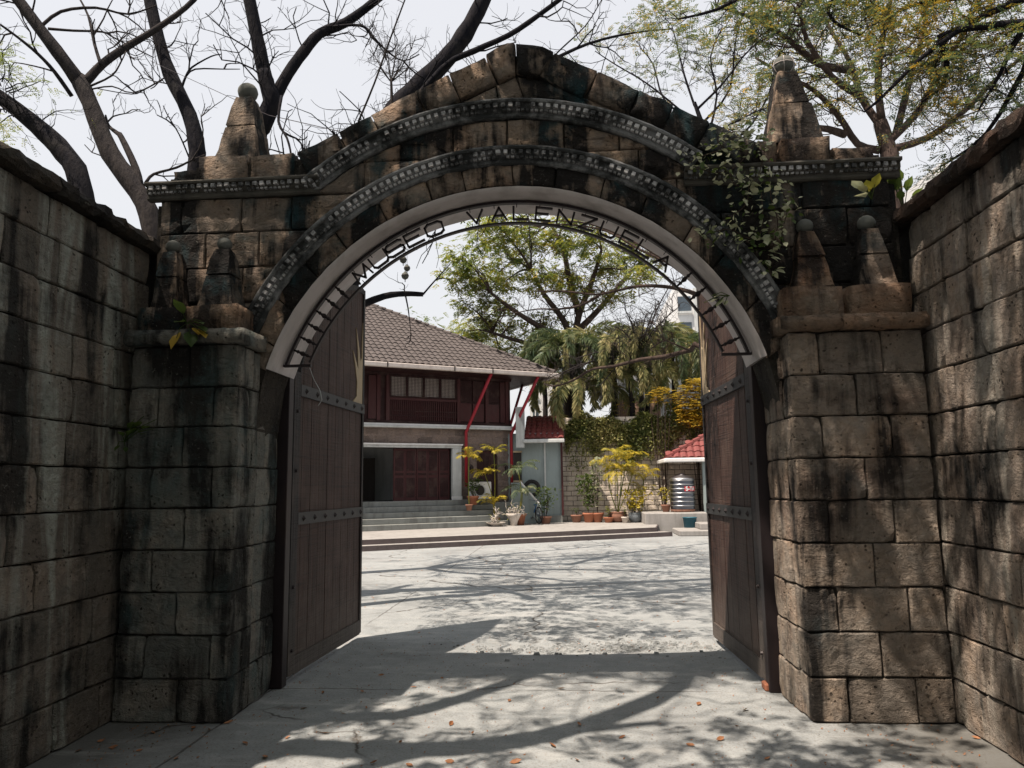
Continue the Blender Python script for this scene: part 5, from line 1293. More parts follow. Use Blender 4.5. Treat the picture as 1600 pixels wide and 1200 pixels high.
# bare brownish tangled tree inside, with long boughs crossing the view
Y = 12; b = B(); tips = []; g = Vector((4.6, 12.5, 0))
t = tree('bare tree standing inside right of the gate with long crossing boughs', g)
k0 = at(1140, 480, Y=12); limb(b, [g, Vector((4.5, 12.4, 2.2)), k0+Vector((.9, 0, -.3)), k0+Vector((.3, 0, .1))], .16, .10, rg, 8)
limb(b, [k0+Vector((.9, 0, -.3))]+pxl([(1110, 468), (1075, 455), (1040, 448), (1000, 447), (960, 455), (930, 460), (880, 455), (840, 455)], Y, 2), .045, .012, rg, 7, tw=14, tips=tips, tlen=.55, tr=.009)
limb(b, pxl([(935, 462), (905, 478), (870, 483), (838, 483), (800, 490)], Y+1.2, 1), .03, .008, rg, 5, tw=8, tips=tips, tlen=.45, tr=.008)
limb(b, [Vector((4.5, 12.4, 2.4))]+pxl([(1108, 547), (1080, 547), (1040, 557), (1000, 562), (960, 572), (925, 577), (900, 592), (870, 603), (850, 600)], Y, 3), .05, .014, rg, 7, tw=16, tips=tips, tlen=.5, tr=.008, grav=.02)
limb(b, pxl([(1078, 548), (1055, 538), (1035, 530)], Y), .02, .009, rg, 5, tw=4, tips=tips, tlen=.4)
limb(b, [k0]+pxl([(1085, 440), (1030, 400), (980, 372), (930, 352), (880, 345), (840, 350)], Y, 1.5), .035, .010, rg, 6, tw=12, tips=tips, tlen=.5, tr=.008)
limb(b, [k0]+pxl([(1060, 420), (1000, 390), (950, 362), (900, 352), (840, 350), (780, 352)], Y+.5, 1.5), .03, .010, rg, 6, tw=8, tips=tips, tlen=.5, tr=.008)
finish(t, b, M['bark_brown'])
Y = 28.1; b = B(); tips = []; c0 = at(1000, 560, Y=Y); g = ground_pt(c0); t = tree('brown tangle of bare twigs in front of the palm crowns', g, cat='bare tree')
limb(b, [g, g.lerp(c0, .7), c0], .12, .07, rg, 6)
for (u, v) in ((985, 500), (1010, 490), (1040, 500), (1030, 470), (960, 510), (1060, 480), (930, 540), (900, 560), (880, 585), (1010, 520), (975, 480), (1050, 440), (860, 590), (910, 600), (940, 600)):
    c = at(u, v, Y=26.3+rg.uniform(-.7, .7)); limb(b, [c0, c0.lerp(c, .5)+Vector((0, 0, .3)), c], .035, .015, rg, 5, tw=9, tips=tips, tlen=.9, tdepth=2, tr=.014, spread=.75, up=0)
finish(t, b, M['bark_grey'])

# ================================================================ PALMS
def frond_mesh(name, L_, droop, nl, lw, ll, rg, plume=True, arch=.5, th=.018):
    r = B(); lf = B(); K = 12; pts = []
    for i in range(K+1):
        f = i/K; a = arch-droop*f**1.3; pts.append(pts[-1]+Vector((math.cos(a), 0, math.sin(a)))*L_/K if i else Vector((0, 0, 0)))
    r.tube(pts, [th*(1-.8*i/K) for i in range(K+1)], 4)
    for i in range(nl):
        f = .12+.88*i/nl; x = f*K; k = min(K-1, int(x)); p = pts[k].lerp(pts[k+1], x-k); d = (pts[k+1]-pts[k]).normalized(); up = Vector((0, 1, 0)).cross(d)*-1
        l = ll*math.sin(math.pi*min(1, .18+f*.8))**.6
        angs_ = [rg.uniform(0, 360) for _ in range(4)] if plume else [rg.uniform(-20, 20), 180+rg.uniform(-20, 20)]
        for an in angs_:
            an = math.radians(an); o = Vector((0, 1, 0))*math.cos(an)+up*math.sin(an); e = (o*.8+d*.75+Vector((0, 0, -.35))).normalized()*l*rg.uniform(.8, 1.15)
            w = e.cross(o.cross(e)+Vector((.01, .01, .3))).normalized()*lw
            m_ = p+e*.5+Vector((0, 0, .02)); lf.add([p, m_+w, p+e+Vector((0, 0, -.1*l)), m_-w], [(0,1,2,3)])
    return r, lf
def meshof(b, name, mt):
    me = bpy.data.meshes.new(name); me.from_pydata(b.v, [], b.f); me.materials.append(mt); me.update(); return me
def palm(u, v, Y, L_, n, label, mt, group=None, zb=0, trunk_r=.12, droop=2.9, plume=True, ll=.3, nl=62, lw=.032, arch=1.0, tname='palm_tree', seed=0, base=None, th=.02, tm='bark_grey', cat='palm'):
    rg = random.Random(seed); c = at(u, v, Y=Y); g = Vector((c.x, c.y, zb)) if base is None else Vector(base)
    t = thing(tname, tuple(g), label, cat, group)
    b = B(); K = 10; b.tube([g.lerp(c, i/K)+Vector((.03*math.sin(i), 0, 0)) for i in range(K+1)], [trunk_r*(1+.06*(i % 2))*(1-.25*i/K) for i in range(K+1)], 8); b.obj('trunk', M[tm], t, smooth=True)
    ms = []
    for k in range(3):
        r, lf = frond_mesh('frond', L_, droop*(.85+.2*k), nl, lw, ll, rg, plume, arch, th); ms.append((meshof(r, 'frond', M['palm_dark']), meshof(lf, 'leaflets', M[mt])))
    for i in range(n):
        a = 2*math.pi*(i+rg.uniform(-.3, .3))/n; ma, mb = ms[i % 3]; o = bpy.data.objects.new('frond', ma); link(o, t); o.location = c-g
        s_ = rg.uniform(.85, 1.1); o.scale = (s_,)*3; o.rotation_euler = (rg.uniform(-.15, .15), rg.uniform(-.35, .35), a); lo = bpy.data.objects.new('leaflets', mb); link(lo, o); lo['kind'] = 'stuff'
    return t
palm(893, 560, 28.6, 3.4, 15, 'foxtail palm with drooping plumes left of the white building', 'palm_dark', seed=1, ll=.42)
palm(958, 556, 28.9, 3.4, 17, 'foxtail palm with golden drooping plumes in front of the white gable', 'palm', seed=2, ll=.44, arch=.8)
palm(1008, 540, 29.3, 3.6, 17, 'foxtail palm with the tallest pale plumes between two others', 'palm', seed=3, ll=.46, arch=.8)
palm(1050, 552, 29.0, 3.5, 17, 'foxtail palm with dark green plumes nearest the right gate leaf', 'palm_dark', seed=4, ll=.44, arch=.9)
for (u_, v_p, sd, lb_p) in ((985, 588, 12, 'short drooping palm in front of the white gable'), (905, 605, 14, 'short dark drooping palm above the annex roof')): palm(u_, v_p, 28.2, 2.9, 13, lb_p, 'palm_dark' if sd % 2 else 'palm', seed=sd, ll=.42, arch=.7)
palm(850, 580, 30.0, 2.4, 11, 'low foxtail palm half hidden behind the house eave', 'palm_dark', seed=6, ll=.3)

# ================================================================ HEDGE / CREEPER ON THE BACK WALL
rg = random.Random(8); b = B(); t = thing('creeper_hedge', (3, 27.3, 0), 'dense leafy creeper spilling over the top of the block wall', 'creeper')
for _ in range(12000):
    u = rg.uniform(884, 1108); top_ = 652+6*math.sin(u*.06)+5*math.sin(u*.13)-(18 if u > 1040 else 0)+(6 if u < 900 else 0)
    bot = 706+12*math.sin(u*.045+1)+16*math.sin(u*.11)+rg.gauss(0, 7)-(8 if u > 960 else 0)
    v = top_+(bot-top_)*rg.random()**1.2+rg.gauss(0, 2); c = at(u, v, Y=27.36+rg.gauss(0, .06)); leaf_quads(b, c, 1, (.01, .01, .01), .12, rg, drop=.5, asp=.6)
for u0 in (895, 905, 912, 1000, 1006, 1015, 1018):
    for _ in range(90): c = at(u0+rg.gauss(0, 4), 690+rg.random()*(44 if u0 < 950 else 26), Y=27.3+rg.gauss(0, .08)); leaf_quads(b, c, 1, (.01, .01, .01), .09, rg, drop=.5, asp=.6)
b.obj('foliage', M['hedge'], t, kind='stuff')
q = B()
for u in range(890, 1100, 9): q.tube(smooth_path(pxl([(u, 700+rg.uniform(0, 30)), (u+rg.uniform(-5, 5), 680), (u+rg.uniform(-8, 8), 655)], 27.42)), .012, 4)
q.obj('stems', M['bark_brown'], t)
def bush(u0, u1, v0, v1, Y, n, mt, label, size=.09, cat='bush', name='bush', zb=0):
    c = at((u0+u1)/2, (v0+v1)/2, Y=Y); g = Vector((c.x, Y, zb)); t = thing(name, tuple(g), label, cat); b = B(); lb = B()
    for _ in range(7): e = at(rg.uniform(u0, u1), rg.uniform(v0, (v0+v1)/2), Y=Y+rg.uniform(-.3, .3)); b.tube(smooth_path([g, g.lerp(e, .5)+Vector((rg.gauss(0, .08), 0, 0)), e]), [.02]*3+[.012]*3+[.006], 4)
    b.obj('stem', M['bark_brown'], t)
    for _ in range(n):
        while True:
            x, y = rg.uniform(-1, 1), rg.uniform(-1, 1)
            if x*x+y*y < 1: break
        q = at((u0+u1)/2+x*(u1-u0)/2+rg.gauss(0, 1.5), (v0+v1)/2+y*(v1-v0)/2, Y=Y+rg.uniform(-.35, .35)); spray(lb, q, Vector((rg.gauss(0, 1), rg.gauss(0, 1), .1)), 3, size*1.6, size, rg)
    lb.obj('foliage', M[mt], t, kind='stuff'); return t
bush(1062, 1112, 590, 668, 27.0, 900, 'leaf_orange', 'bright orange yellow bush beside the right gate leaf', .16)
bush(1012, 1052, 603, 632, 27.0, 150, 'leaf_orange', 'small orange tuft of leaves above the creeper', .12)
bush(950, 990, 628, 650, 28.4, 45, 'leaf_orange', 'thin yellow spray above the left part of the creeper', .09)
bush(980, 1005, 618, 655, 28.4, 70, 'leaf_yel', 'yellow green bush above the middle of the creeper', .1)

# ================================================================ BUILDINGS BEHIND
WBd = thing('white_building', (4, 36, 0), 'pale grey gabled building behind the palms', 'building')
x0, x1 = at(972, 600, Y=34).x, at(1160, 600, Y=34).x; zt_ = at(1060, 556, Y=34).z
wb((x0, 34, 0), (x1, 42, zt_), 'wall', M['dimwhite'], WBd)
q = B(); gx0, gz0 = at(925, 600, Y=33.5).x, at(925, 596, Y=33.5).z; gx1, gz1 = at(975, 545, Y=33.5).x, at(960, 550, Y=33.5).z
q.prism([(gx0, gz0), (x0+.8, gz0-.1), (x0+.8, gz1), (gx1-.3, gz1)], lambda u, v, d: (u, 33.9-d, v), -6, .1); q.obj('gable', M['white'], WBd)
q = B(); q.prism([(at(953, 605, Y=33.5).x, at(953, 600, Y=33.5).z), (at(963, 605, Y=33.5).x, at(963, 600, Y=33.5).z), (at(963, 628, Y=33.5).x, at(963, 626, Y=33.5).z)], lambda u, v, d: (u, 33.4-d, v), -.1, .1); q.obj('gable_trim', M['white'], WBd)
wb((at(955, 630, Y=33).x, 33.0, 0), (at(1032, 630, Y=33).x, 33.3, at(990, 622, Y=33).z), 'annex_wall', plain('brown_wall', (.28, .18, .13), .8), WBd)
wa = wb((at(1042, 640, Y=33.9).x, 33.94, at(1042, 640, Y=33.9).z), (at(1066, 615, Y=33.9).x, 33.99, at(1050, 612, Y=33.9).z), 'window', M['glass'], WBd)
wb((at(1041, 640, Y=33.9).x, 33.90, at(1042, 640, Y=33.9).z-.1), (at(1067, 615, Y=33.9).x, 33.939, at(1042, 640, Y=33.9).z), 'sill', M['white'], wa)
W2 = thing('white_house', (0, 40, 0), 'white house with tall windows seen right of the roof corner', 'house')
x0, x1 = at(828, 640, Y=40).x, at(893, 640, Y=40).x; wb((x0, 40, 0), (x1, 48, at(870, 585, Y=40).z), 'wall', M['white'], W2)
for u in (833, 862, 874):
    a, c = at(u, 655, Y=40), at(u+7, 622, Y=40); w = wb((a.x, 39.95, a.z), (c.x, 39.999, c.z), 'window', M['glass'], W2)
    wb((a.x-.06, 39.9, c.z), (c.x+.06, 39.949, c.z+.08), 'frame', M['white'], w); wb(((a.x+c.x)/2-.03, 39.9, a.z), ((a.x+c.x)/2+.03, 39.949, c.z-.01), 'mullion', M['white'], w)
TW = thing('apartment_tower', (9, 75, 0), 'tall white apartment tower with blue windows at the right of the arch', 'apartment tower')
x0 = at(1052, 500, Y=72).x; x1 = at(1190, 500, Y=72).x; zt_ = at(1080, 452, Y=72).z
wb((x0, 72, 0), (x1, 86, zt_), 'wall', M['white'], TW)
for r_ in range(9):
    z = zt_-2.2-r_*2.6
    if z < 5: break
    for c in range(4):
        x = x0+.5+c*2.1; w = wb((x, 71.93, z), (x+1.25, 71.99, z+1.5), 'window', M['glass'], TW)
        wb((x-.1, 71.6, z-.25), (x+1.35, 71.929, z-.05), 'sill', M['dimwhite'], w)
for c in range(3): wb((x0+1.95+c*2.1, 71.5, 0), (x0+2.25+c*2.1, 71.59, zt_), 'pilaster', M['dimwhite'], TW)
wr = thing('white_roof_house', (9.5, 22, 0), 'white gabled roof end glimpsed between cornice and right wall', 'house')
p0, p1, p2 = at(1400, 330, Y=20), at(1470, 262, Y=20), at(1402, 286, Y=20)
q = B(); q.prism([(p0.x-.3, 0), (p1.x+3, 0), (p1.x+3, p0.z), (p0.x, p0.z)], lambda u, v, d: (u, 20-d, v), -5, 0); q.obj('wall', M['dimwhite'], wr)
q = B(); q.prism([(p0.x-.35, p0.z), (p0.x+.5, p0.z), (p1.x+.4, p1.z), (p1.x-.1, p1.z+.05)], lambda u, v, d: (u, 19.9-d, v), -5, .1); q.obj('roof', M['white'], wr)

# ================================================================ POTS AND POTTED PLANTS
def pot_mesh(r_, h, style=0):
    b = B()
    if style == 0: b.lathe([(r_*.66, 0), (r_*.92, h*.78), (r_*1.04, h*.80), (r_*1.06, h), (r_*.92, h), (r_*.85, h*.88)], n=18)
    elif style == 1: b.lathe([(r_*.6, 0), (r_*.98, h*.35), (r_*1.05, h*.7), (r_*.95, h*.9), (r_*1.05, h), (r_*.9, h), (r_*.85, h*.9)], n=18)
    else: b.lathe([(r_*.45, 0), (r_*.5, h*.3), (r_*.9, h*.75), (r_*1.1, h), (r_*.98, h), (r_*.8, h*.85)], n=18)
    return b
POTG = 'potted plants along the block wall and stair'
def potted(u, vb, Y, r_, h, potmt, label, style=0, z=None, plant=None, **kw):
    c = at(u, vb, Y=Y); g = Vector((c.x, Y, c.z if z is None else z)); t = thing('potted_plant', tuple(g), label, 'potted plant', POTG)
    b = pot_mesh(r_, h, style); b.v = [(a+g.x, c_+g.y, d+g.z) for a, c_, d in b.v]; po = b.obj('pot', M[potmt], t, smooth=True)
    b = B(); b.lathe([(r_*.86, 0), (r_*.86, .005)], (g.x, g.y, g.z+h*.86), 14); b.obj('soil', M['dark'], t)
    if plant: plant(t, g+Vector((0, 0, h*.88)), **kw)
    return t
def p_leafy(t, g, hh=.6, w=.3, n=160, mt='leaf_green', size=.10, stems=5):
    b = B(); lb = B()
    for _ in range(stems): e = g+Vector((rg.gauss(0, w*.5), rg.gauss(0, w*.4), hh*rg.uniform(.6, 1))); b.tube(smooth_path([g, g.lerp(e, .5)+Vector((rg.gauss(0, .03), 0, .03)), e]), .010, 4)
    b.obj('stem', M['bark_brown'], t)
    for _ in range(n): 
        f = rg.random()**.7; q = g+Vector((rg.gauss(0, w*(.3+.4*f)), rg.gauss(0, w*.4), hh*(.15+.9*f))); leaf_quads(lb, q, 1, (.01,.01,.01), size, rg, drop=.0, asp=.5)
    lb.obj('foliage', M[mt], t, kind='stuff')
def p_palm(t, g, hh=1.2, L_=.6, n=7, mt='palm_yel', droop=1.5, nl=16, ll=.22, lw=.014, heads=None):
    heads = heads or [(0, 0, hh)]
    rgl = random.Random(int(hh*100)+n)
    r, lf = frond_mesh('frond', L_, droop, nl, lw, ll, rgl, False, 1.0, .009); ma, mb = meshof(r, 'frond', M[mt]), meshof(lf, 'leaflets', M[mt])
    for (dx, dy, hz_) in heads:
        c = g+Vector((dx, dy, hz_)); b = B(); b.tube(smooth_path([g, g.lerp(c, .5)+Vector((rgl.gauss(0, .04), 0, 0)), c]), .016, 6); b.obj('stem', M['leaf_yel'], t)
        root = Vector(t.location)
        for i in range(n):
            o = bpy.data.objects.new('frond', ma); link(o, t); o.location = c-root; s_ = rgl.uniform(.8, 1.1); o.scale = (s_,)*3; o.rotation_euler = (0, rgl.uniform(-.45, .5), 2*math.pi*(i+rgl.uniform(-.3, .3))/n)
            lo = bpy.data.objects.new('leaflets', mb); link(lo, o); lo['kind'] = 'stuff'
def p_bonsai(t, g, hh=.45, mt='whitepot', leafmt='leaf_yel', w=.25):
    b = B(); tp = []
    for _ in range(7): twigs(b, g+Vector((rg.gauss(0, .03), 0, -.03)), Vector((rg.gauss(0, .7), rg.gauss(0, .4), 1)), hh*.55, .03, 2, rg, tp, .6, wob=.4, up=.05)
    b.obj('trunk', M[mt], t, smooth=True)
    lb = B(); [leaf_quads(lb, p, 2, (.05,.05,.04), .06, rg) for p, d in tp[::2]]; lb.obj('foliage', M[leafmt], t, kind='stuff')
rg = random.Random(21)
hpos = lambda t_, off, z: HA+HD*t_+hn*off+Vector((0, 0, z))
def hpotted(u, off, z, *a, **k):                    # a pot standing on a stair tread: find the place along the tread under pixel u
    o = HA+hn*off; d = ray(u, 790); tt = ((o-EYE).x*hn.x+(o-EYE).y*hn.y)/(d.x*hn.x+d.y*hn.y); p = EYE+d*tt
    return potted(u, 790, p.y, *a, z=z, **k)
hpotted(739, .75, .935, .20, .30, 'terra', 'terracotta pot with broad dark leaves standing on the stair', plant=p_leafy, hh=.55, w=.22, n=120, mt='leaf_green', size=.13)
hpotted(733, 1.1, .765, .12, .2, 'terra2', 'slender yellow palm in a small pot in front of the white air conditioner', plant=p_palm, hh=1.55, L_=.6, n=8)
potted(775, 820, 24.3, .30, .13, 'whitepot', 'wide tray with pale twisted bonsai trunks below the yellow palm', 2, z=.254, plant=p_bonsai, hh=.62)
potted(772, 812, 24.9, .20, .26, 'terra2', 'tall potted palm with two golden heads before the arched door', z=.254, plant=p_palm, L_=.62, n=9, heads=[(.02, 0, 2.15), (-.3, .1, 1.45), (-.02, 0, .45)])
potted(803, 816, 24.7, .24, .40, 'whitepot', 'pale cement bowl on a foot with a fleshy branching plant', 2, z=.254, plant=p_bonsai, hh=.55)
potted(811, 815, 25.0, .24, .38, 'terra', 'terracotta pot with a tall dark palm by the red downpipe', z=.254, plant=p_palm, hh=1.5, L_=.85, n=9, mt='palm_dark', droop=1.7, heads=[(0, 0, 1.45), (.12, .1, .7)])
potted(853, 818, 25.6, .2, .25, 'terra2', 'bushy dark green plant directly behind the bicycle', z=.254, plant=p_leafy, hh=.95, w=.30, n=260, mt='leaf_green', size=.12)
potted(901, 812, 26.4, .20, .26, 'terra2', 'short reddish clay pot with sparse sprouts at the left end of the row', z=.254, plant=p_leafy, hh=.25, w=.15, n=24, size=.09)
potted(920, 811, 26.3, .21, .33, 'terra', 'terracotta pot with a tall dense dark green shrub', z=.254, plant=p_leafy, hh=1.3, w=.33, n=420, mt='leaf_green', size=.14)
potted(934, 811, 26.3, .21, .33, 'terra', 'terracotta pot with a tall pinkish topped bromeliad', z=.254, plant=p_leafy, hh=1.8, w=.20, n=110, mt='vine', size=.20)
potted(951, 815, 26.0, .17, .18, 'terra', 'smallest orange pot with a little green plant in the row', z=.254, plant=p_leafy, hh=.35, w=.15, n=50, mt='leaf_yel', size=.09)
potted(966, 812, 26.2, .30, .36, 'terra2', 'wide clay pot holding the tall golden palm clump', 1, z=.254, plant=p_palm, L_=.95, n=7, nl=20, ll=.3, droop=1.9, heads=[(0, 0, 1.85), (-.3, .1, 1.55), (.35, .1, 1.75), (.15, -.1, 1.3), (.55, 0, 1.35)])
potted(977, 816, 25.8, .13, .2, 'whitepot', 'tiny pale pot in front of the wide clay pot', z=.254, plant=p_leafy, hh=.3, w=.10, n=30, mt='leaf_yel', size=.07)
potted(993, 815, 26.0, .23, .33, 'bluepot', 'grey blue pot overflowing with yellow green leaves', 1, z=.254, plant=p_leafy, hh=.75, w=.38, n=300, mt='palm_yel', size=.15)
potted(1003, 812, 26.6, .18, .25, 'terra2', 'clay pot with narrow golden leaves behind the grey blue pot', z=.254, plant=p_palm, L_=.8, n=9, nl=14, ll=.26, heads=[(0, 0, .8), (.1, 0, 1.2)])
potted(1041, 801, 25.4, .16, .24, 'terra2', 'clay pot with yellow flowers on the ledge left of the water tank', z=.62, plant=p_leafy, hh=.55, w=.2, n=110, mt='palm_yel', size=.10)
# hanging lanterns
LG = 'hanging lanterns below the arch'
for (u, v, s_, lab) in ((630, 406, 1, 'upper glass and iron lantern hanging left inside the arch'), (636, 419, .9, 'darker middle lantern of the hanging cluster'), (633, 431, 1.05, 'lowest round lantern of the hanging cluster with a small tip')):
    c = at(u, v, Y=9.6); r_ = .048*s_; t = thing('hanging_lantern', tuple(c+Vector((0, 0, .06))), lab, 'lantern', LG)
    b = B(); b.lathe([(r_*.3, -r_*1.0), (r_*.85, -r_*.6), (r_, 0), (r_*.85, r_*.55), (r_*.4, r_*.9), (r_*.25, r_*1.2)], tuple(c), 12); b.obj('globe', M['ball'], t, smooth=True)
    b = B(); b.lathe([(r_*1.04, -.004), (r_*1.04, .006)], tuple(c), 12); b.tube([c+Vector((0, 0, -r_)), c+Vector((0, 0, -r_*1.7))], .006, 5); b.obj('band', M['iron'], t)
    b = B(); b.tube([c+Vector((0, 0, r_)), at(u+.5, 300, Y=9.6)], .003, 4); b.obj('cord', M['iron'], t)
# cables to the pediment
b = B(); P = [at(235, 95, Y=8.5), at(420, 180, Y=7.2), at(530, 205, Y=5.9)]; b.tube(P, .004, 4); tag(b.obj('cable', M['iron'], loc=tuple(P[0])), 'thin dark cable running to the left pediment slope', 'cable')

# ================================================================ CLIMBING VINE AND SMALL PLANTS ON THE GATE
def leafmesh(sz, nm, mt):
    b = B(); b.v = [(0,0,0), (sz*.28, sz*.3, .06*sz), (sz*.30, sz*.6, .03*sz), (0, sz, -.12*sz), (-sz*.30, sz*.6, .03*sz), (-sz*.28, sz*.3, .06*sz), (0, sz*.5, -.03*sz)]
    b.f = [(0,1,6), (1,2,6), (2,3,6), (3,4,6), (4,5,6), (5,0,6)]; return meshof(b, nm, mt)
VL = [leafmesh(.068, 'leaf', M['vine']), leafmesh(.05, 'leaf', M['vine']), leafmesh(.055, 'leaf', M['leaf_green'])]
def put_leaf(t, p, me, rg, s_=1, down=.6):
    o = bpy.data.objects.new('leaf', me); link(o, t); o.location = p-Vector(t.location); o.scale = (s_,)*3
    d = Vector((rg.gauss(0, 1), -abs(rg.gauss(0, .8))-.1, -down+rg.gauss(0, .5))).normalized(); o.rotation_euler = (d.to_track_quat('Y', 'Z') @ Euler((0, rg.uniform(-.8, .8), 0)).to_quaternion()).to_euler(); return o
rg = random.Random(31)
V_ = thing('climbing_vine', tuple(at(1150, 300, Y=5.3)), 'leafy green and pale vine hanging over the right shoulder of the arch', 'vine')
strands = [[(1185, 215), (1160, 230), (1125, 235), (1095, 245), (1075, 255)], [(1180, 225), (1150, 260), (1120, 270), (1090, 262)], [(1195, 235), (1180, 285), (1150, 290), (1140, 270)], [(1200, 260), (1205, 310), (1215, 345), (1210, 380)], [(1215, 285), (1230, 320), (1225, 350)],
           [(1190, 300), (1190, 360), (1170, 372), (1140, 358), (1110, 365), (1095, 372)], [(1205, 360), (1185, 385), (1160, 372)], [(1210, 380), (1200, 405), (1205, 430)], [(1150, 235), (1170, 200), (1150, 215), (1130, 220)], [(1170, 280), (1165, 320), (1130, 345)], [(1140, 240), (1120, 215), (1160, 205), (1190, 215)]]
sb = B()
for st in strands:
    P = smooth_path(pxl(st, 5.30, -.03), 4); sb.tube(P, .004, 4)
    for p in P:
        for _ in range(4): put_leaf(V_, p+Vector((rg.gauss(0, .045), rg.uniform(-.10, .04), rg.gauss(0, .045))), rg.choice(VL), rg, rg.uniform(.55, 1.15))
sb.obj('stem', M['bark_brown'], V_)
def plantlet(name, label, px, Y, leaves, mts, rg, stem=None, size=.1, cat='plant'):
    c = at(*px, Y=Y); t = thing(name, tuple(c), label, cat); sb = B()
    for (u, v, k, s_) in leaves:
        e = at(u, v, Y=Y-.06); sb.tube([c, (c+e)/2+Vector((0, -.02, .02)), e], .003, 4)
        me = leafmesh(size, 'leaf', mts[k]); o = bpy.data.objects.new('leaf', me); link(o, t); o.location = c.lerp(e, .55)-c; d = (e-c).normalized()+Vector((0, -.25, -.15)); o.scale = (s_,)*3; o.rotation_euler = d.to_track_quat('Y', 'Z').to_euler()
    sb.obj('stem', M['leaf_green'], t); return t
plantlet('ledge_plant', 'broad green and orange leaves sprouting on the left pier ledge', (292, 505), 5.0, [(283, 480, 0, 1.1), (284, 502, 0, .9), (275, 530, 1, 1.2), (300, 528, 0, 1.2), (316, 502, 0, .9), (322, 512, 0, 1), (324, 522, 1, 1), (312, 518, 1, .8)], [M['leaf_green'], M['leaf_orange']], rg, size=.13)
plantlet('cornice_plant', 'pale and yellow leaves sprouting under the right cornice end', (1362, 312), 5.2, [(1335, 285, 0, 1), (1345, 305, 0, 1.1), (1368, 280, 1, .9), (1355, 290, 1, .9), (1345, 292, 0, .8)], [M['vine'], M['leaf_yel']], rg, size=.13)
t = plantlet('wall_fern', 'small green weed growing from the corner joint of the left pier', (195, 690), 4.95, [(245, 655, 0, 1), (235, 665, 0, .9), (210, 655, 0, 1), (225, 650, 0, 1), (190, 675, 0, .8), (205, 672, 0, 1.), (240, 670, 0, .7), (182, 700, 0, .7), (215, 665, 0, .9), (198, 705, 0, .6)], [M['leaf_green']], rg, size=.09)
t = plantlet('wall_weed', 'round leaved weed on top of the right wall beside the cornice', (1412, 330), 5.5, [(1380, 255, 0, 1), (1395, 270, 0, .9), (1420, 275, 0, 1), (1435, 295, 0, .9), (1405, 300, 0, .8), (1385, 275, 0, .9), (1400, 250, 0, .9)], [M['leaf_green']], rg, size=.12)
t = plantlet('arch_sprig', 'short leafy sprig dangling in front of the right end of the white soffit', (1140, 462), 5.35, [(1108, 470, 0, .8), (1116, 478, 0, .8), (1124, 472, 0, .8), (1132, 475, 0, .7), (1112, 462, 0, .7), (1100, 473, 0, .6)], [M['vine']], rg, size=.09)

# ================================================================ FALLEN LEAVES
rg = random.Random(41)
def dry_leaf(sz):
    b = B(); c = rg.uniform(.1, .5)*sz
    b.v = [(0, -sz*.5, c*.4), (sz*.2, -sz*.15, .003), (sz*.18, sz*.2, .004), (0, sz*.5, c*.5), (-sz*.2, sz*.15, c*.8), (-sz*.17, -sz*.2, c*.7), (0, 0, .002)]; b.f = [(0,1,6),(1,2,6),(2,3,6),(3,4,6),(4,5,6),(5,0,6)]; return meshof(b, 'fallen_leaf', M['dry'])
DL = [dry_leaf(s_) for s_ in (.075, .06, .085, .05, .065)]
spots = [(570, 1107), (530, 1120), (355, 1130), (330, 1140), (300, 1135), (640, 1195), (900, 1190), (1080, 1165), (1130, 1160), (620, 1160), (445, 1150), (505, 1150), (700, 1190), (880, 1080), (690, 1060), (790, 1095), (1490, 1128), (1520, 1155), (1200, 1183), (600, 1055), (160, 1160), (180, 1170), (215, 1178), (240, 1150), (275, 1190), (120, 1178), (380, 1165), (410, 1188), (560, 1080), (650, 1075), (900, 1135), (970, 1150), (1030, 1095), (1090, 1100), (480, 1110), (500, 1085), (1160, 1110), (1150, 1135), (740, 1150), (860, 1170), (700, 1130), (590, 1190), (810, 1190)]
for (u, v) in spots:
    p = at(u+rg.uniform(-6, 6), v+rg.uniform(-4, 4), z=0); o = bpy.data.objects.new('fallen_leaf', rg.choice(DL)); link(o); o.location = (p.x, p.y, .004); o.rotation_euler = (rg.uniform(-.2, .2), rg.uniform(-.2, .2), rg.uniform(0, 6.28)); s_ = rg.uniform(.6, 1.0); o.scale = (s_,)*3
    tag(o, ('dry brown leaf near the shaded foot of the left pier' if u < 430 and v < 1150 else 'dry brown leaf in the shade at the lower left corner' if u < 430 else 'dry brown leaf by the foot of the right wall' if u > 1300 else
        'dry brown leaf between the open gate leaves under the arch' if v < 1090 else 'dry brown leaf in the dappled light left of the gateway middle' if u < 750 else 'dry brown leaf in the dappled light right of the gateway middle'), 'fallen leaf', 'fallen leaves on the concrete')
lb = B()
for _ in range(4200):
    if rg.random() < .62:
        x, y = rg.uniform(-3, 2.3), rg.uniform(3.2, 8)
        if rg.random() < .35: x = rg.choice([-2.95+abs(rg.gauss(0, .35)), 2.25-abs(rg.gauss(0, .3))])
    else: x, y = rg.uniform(-9, 7), rg.uniform(7, 24)
    s_ = rg.uniform(.008, .022) if y < 8 else rg.uniform(.02, .05); a = rg.uniform(0, 6.28); d = Vector((math.cos(a), math.sin(a), 0)); n = Vector((-d.y, d.x, 0)); p = Vector((x, y, .004))
    lb.add([p, p+d*s_*.5+n*s_*.25+Vector((0,0,.004)), p+d*s_+Vector((0,0,.006)), p+d*s_*.5-n*s_*.2], [(0,1,2,3)])
tag(lb.obj('leaf_litter', M['dry']), 'tiny crumbs of leaf litter scattered over the concrete', 'leaf litter', kind='stuff')

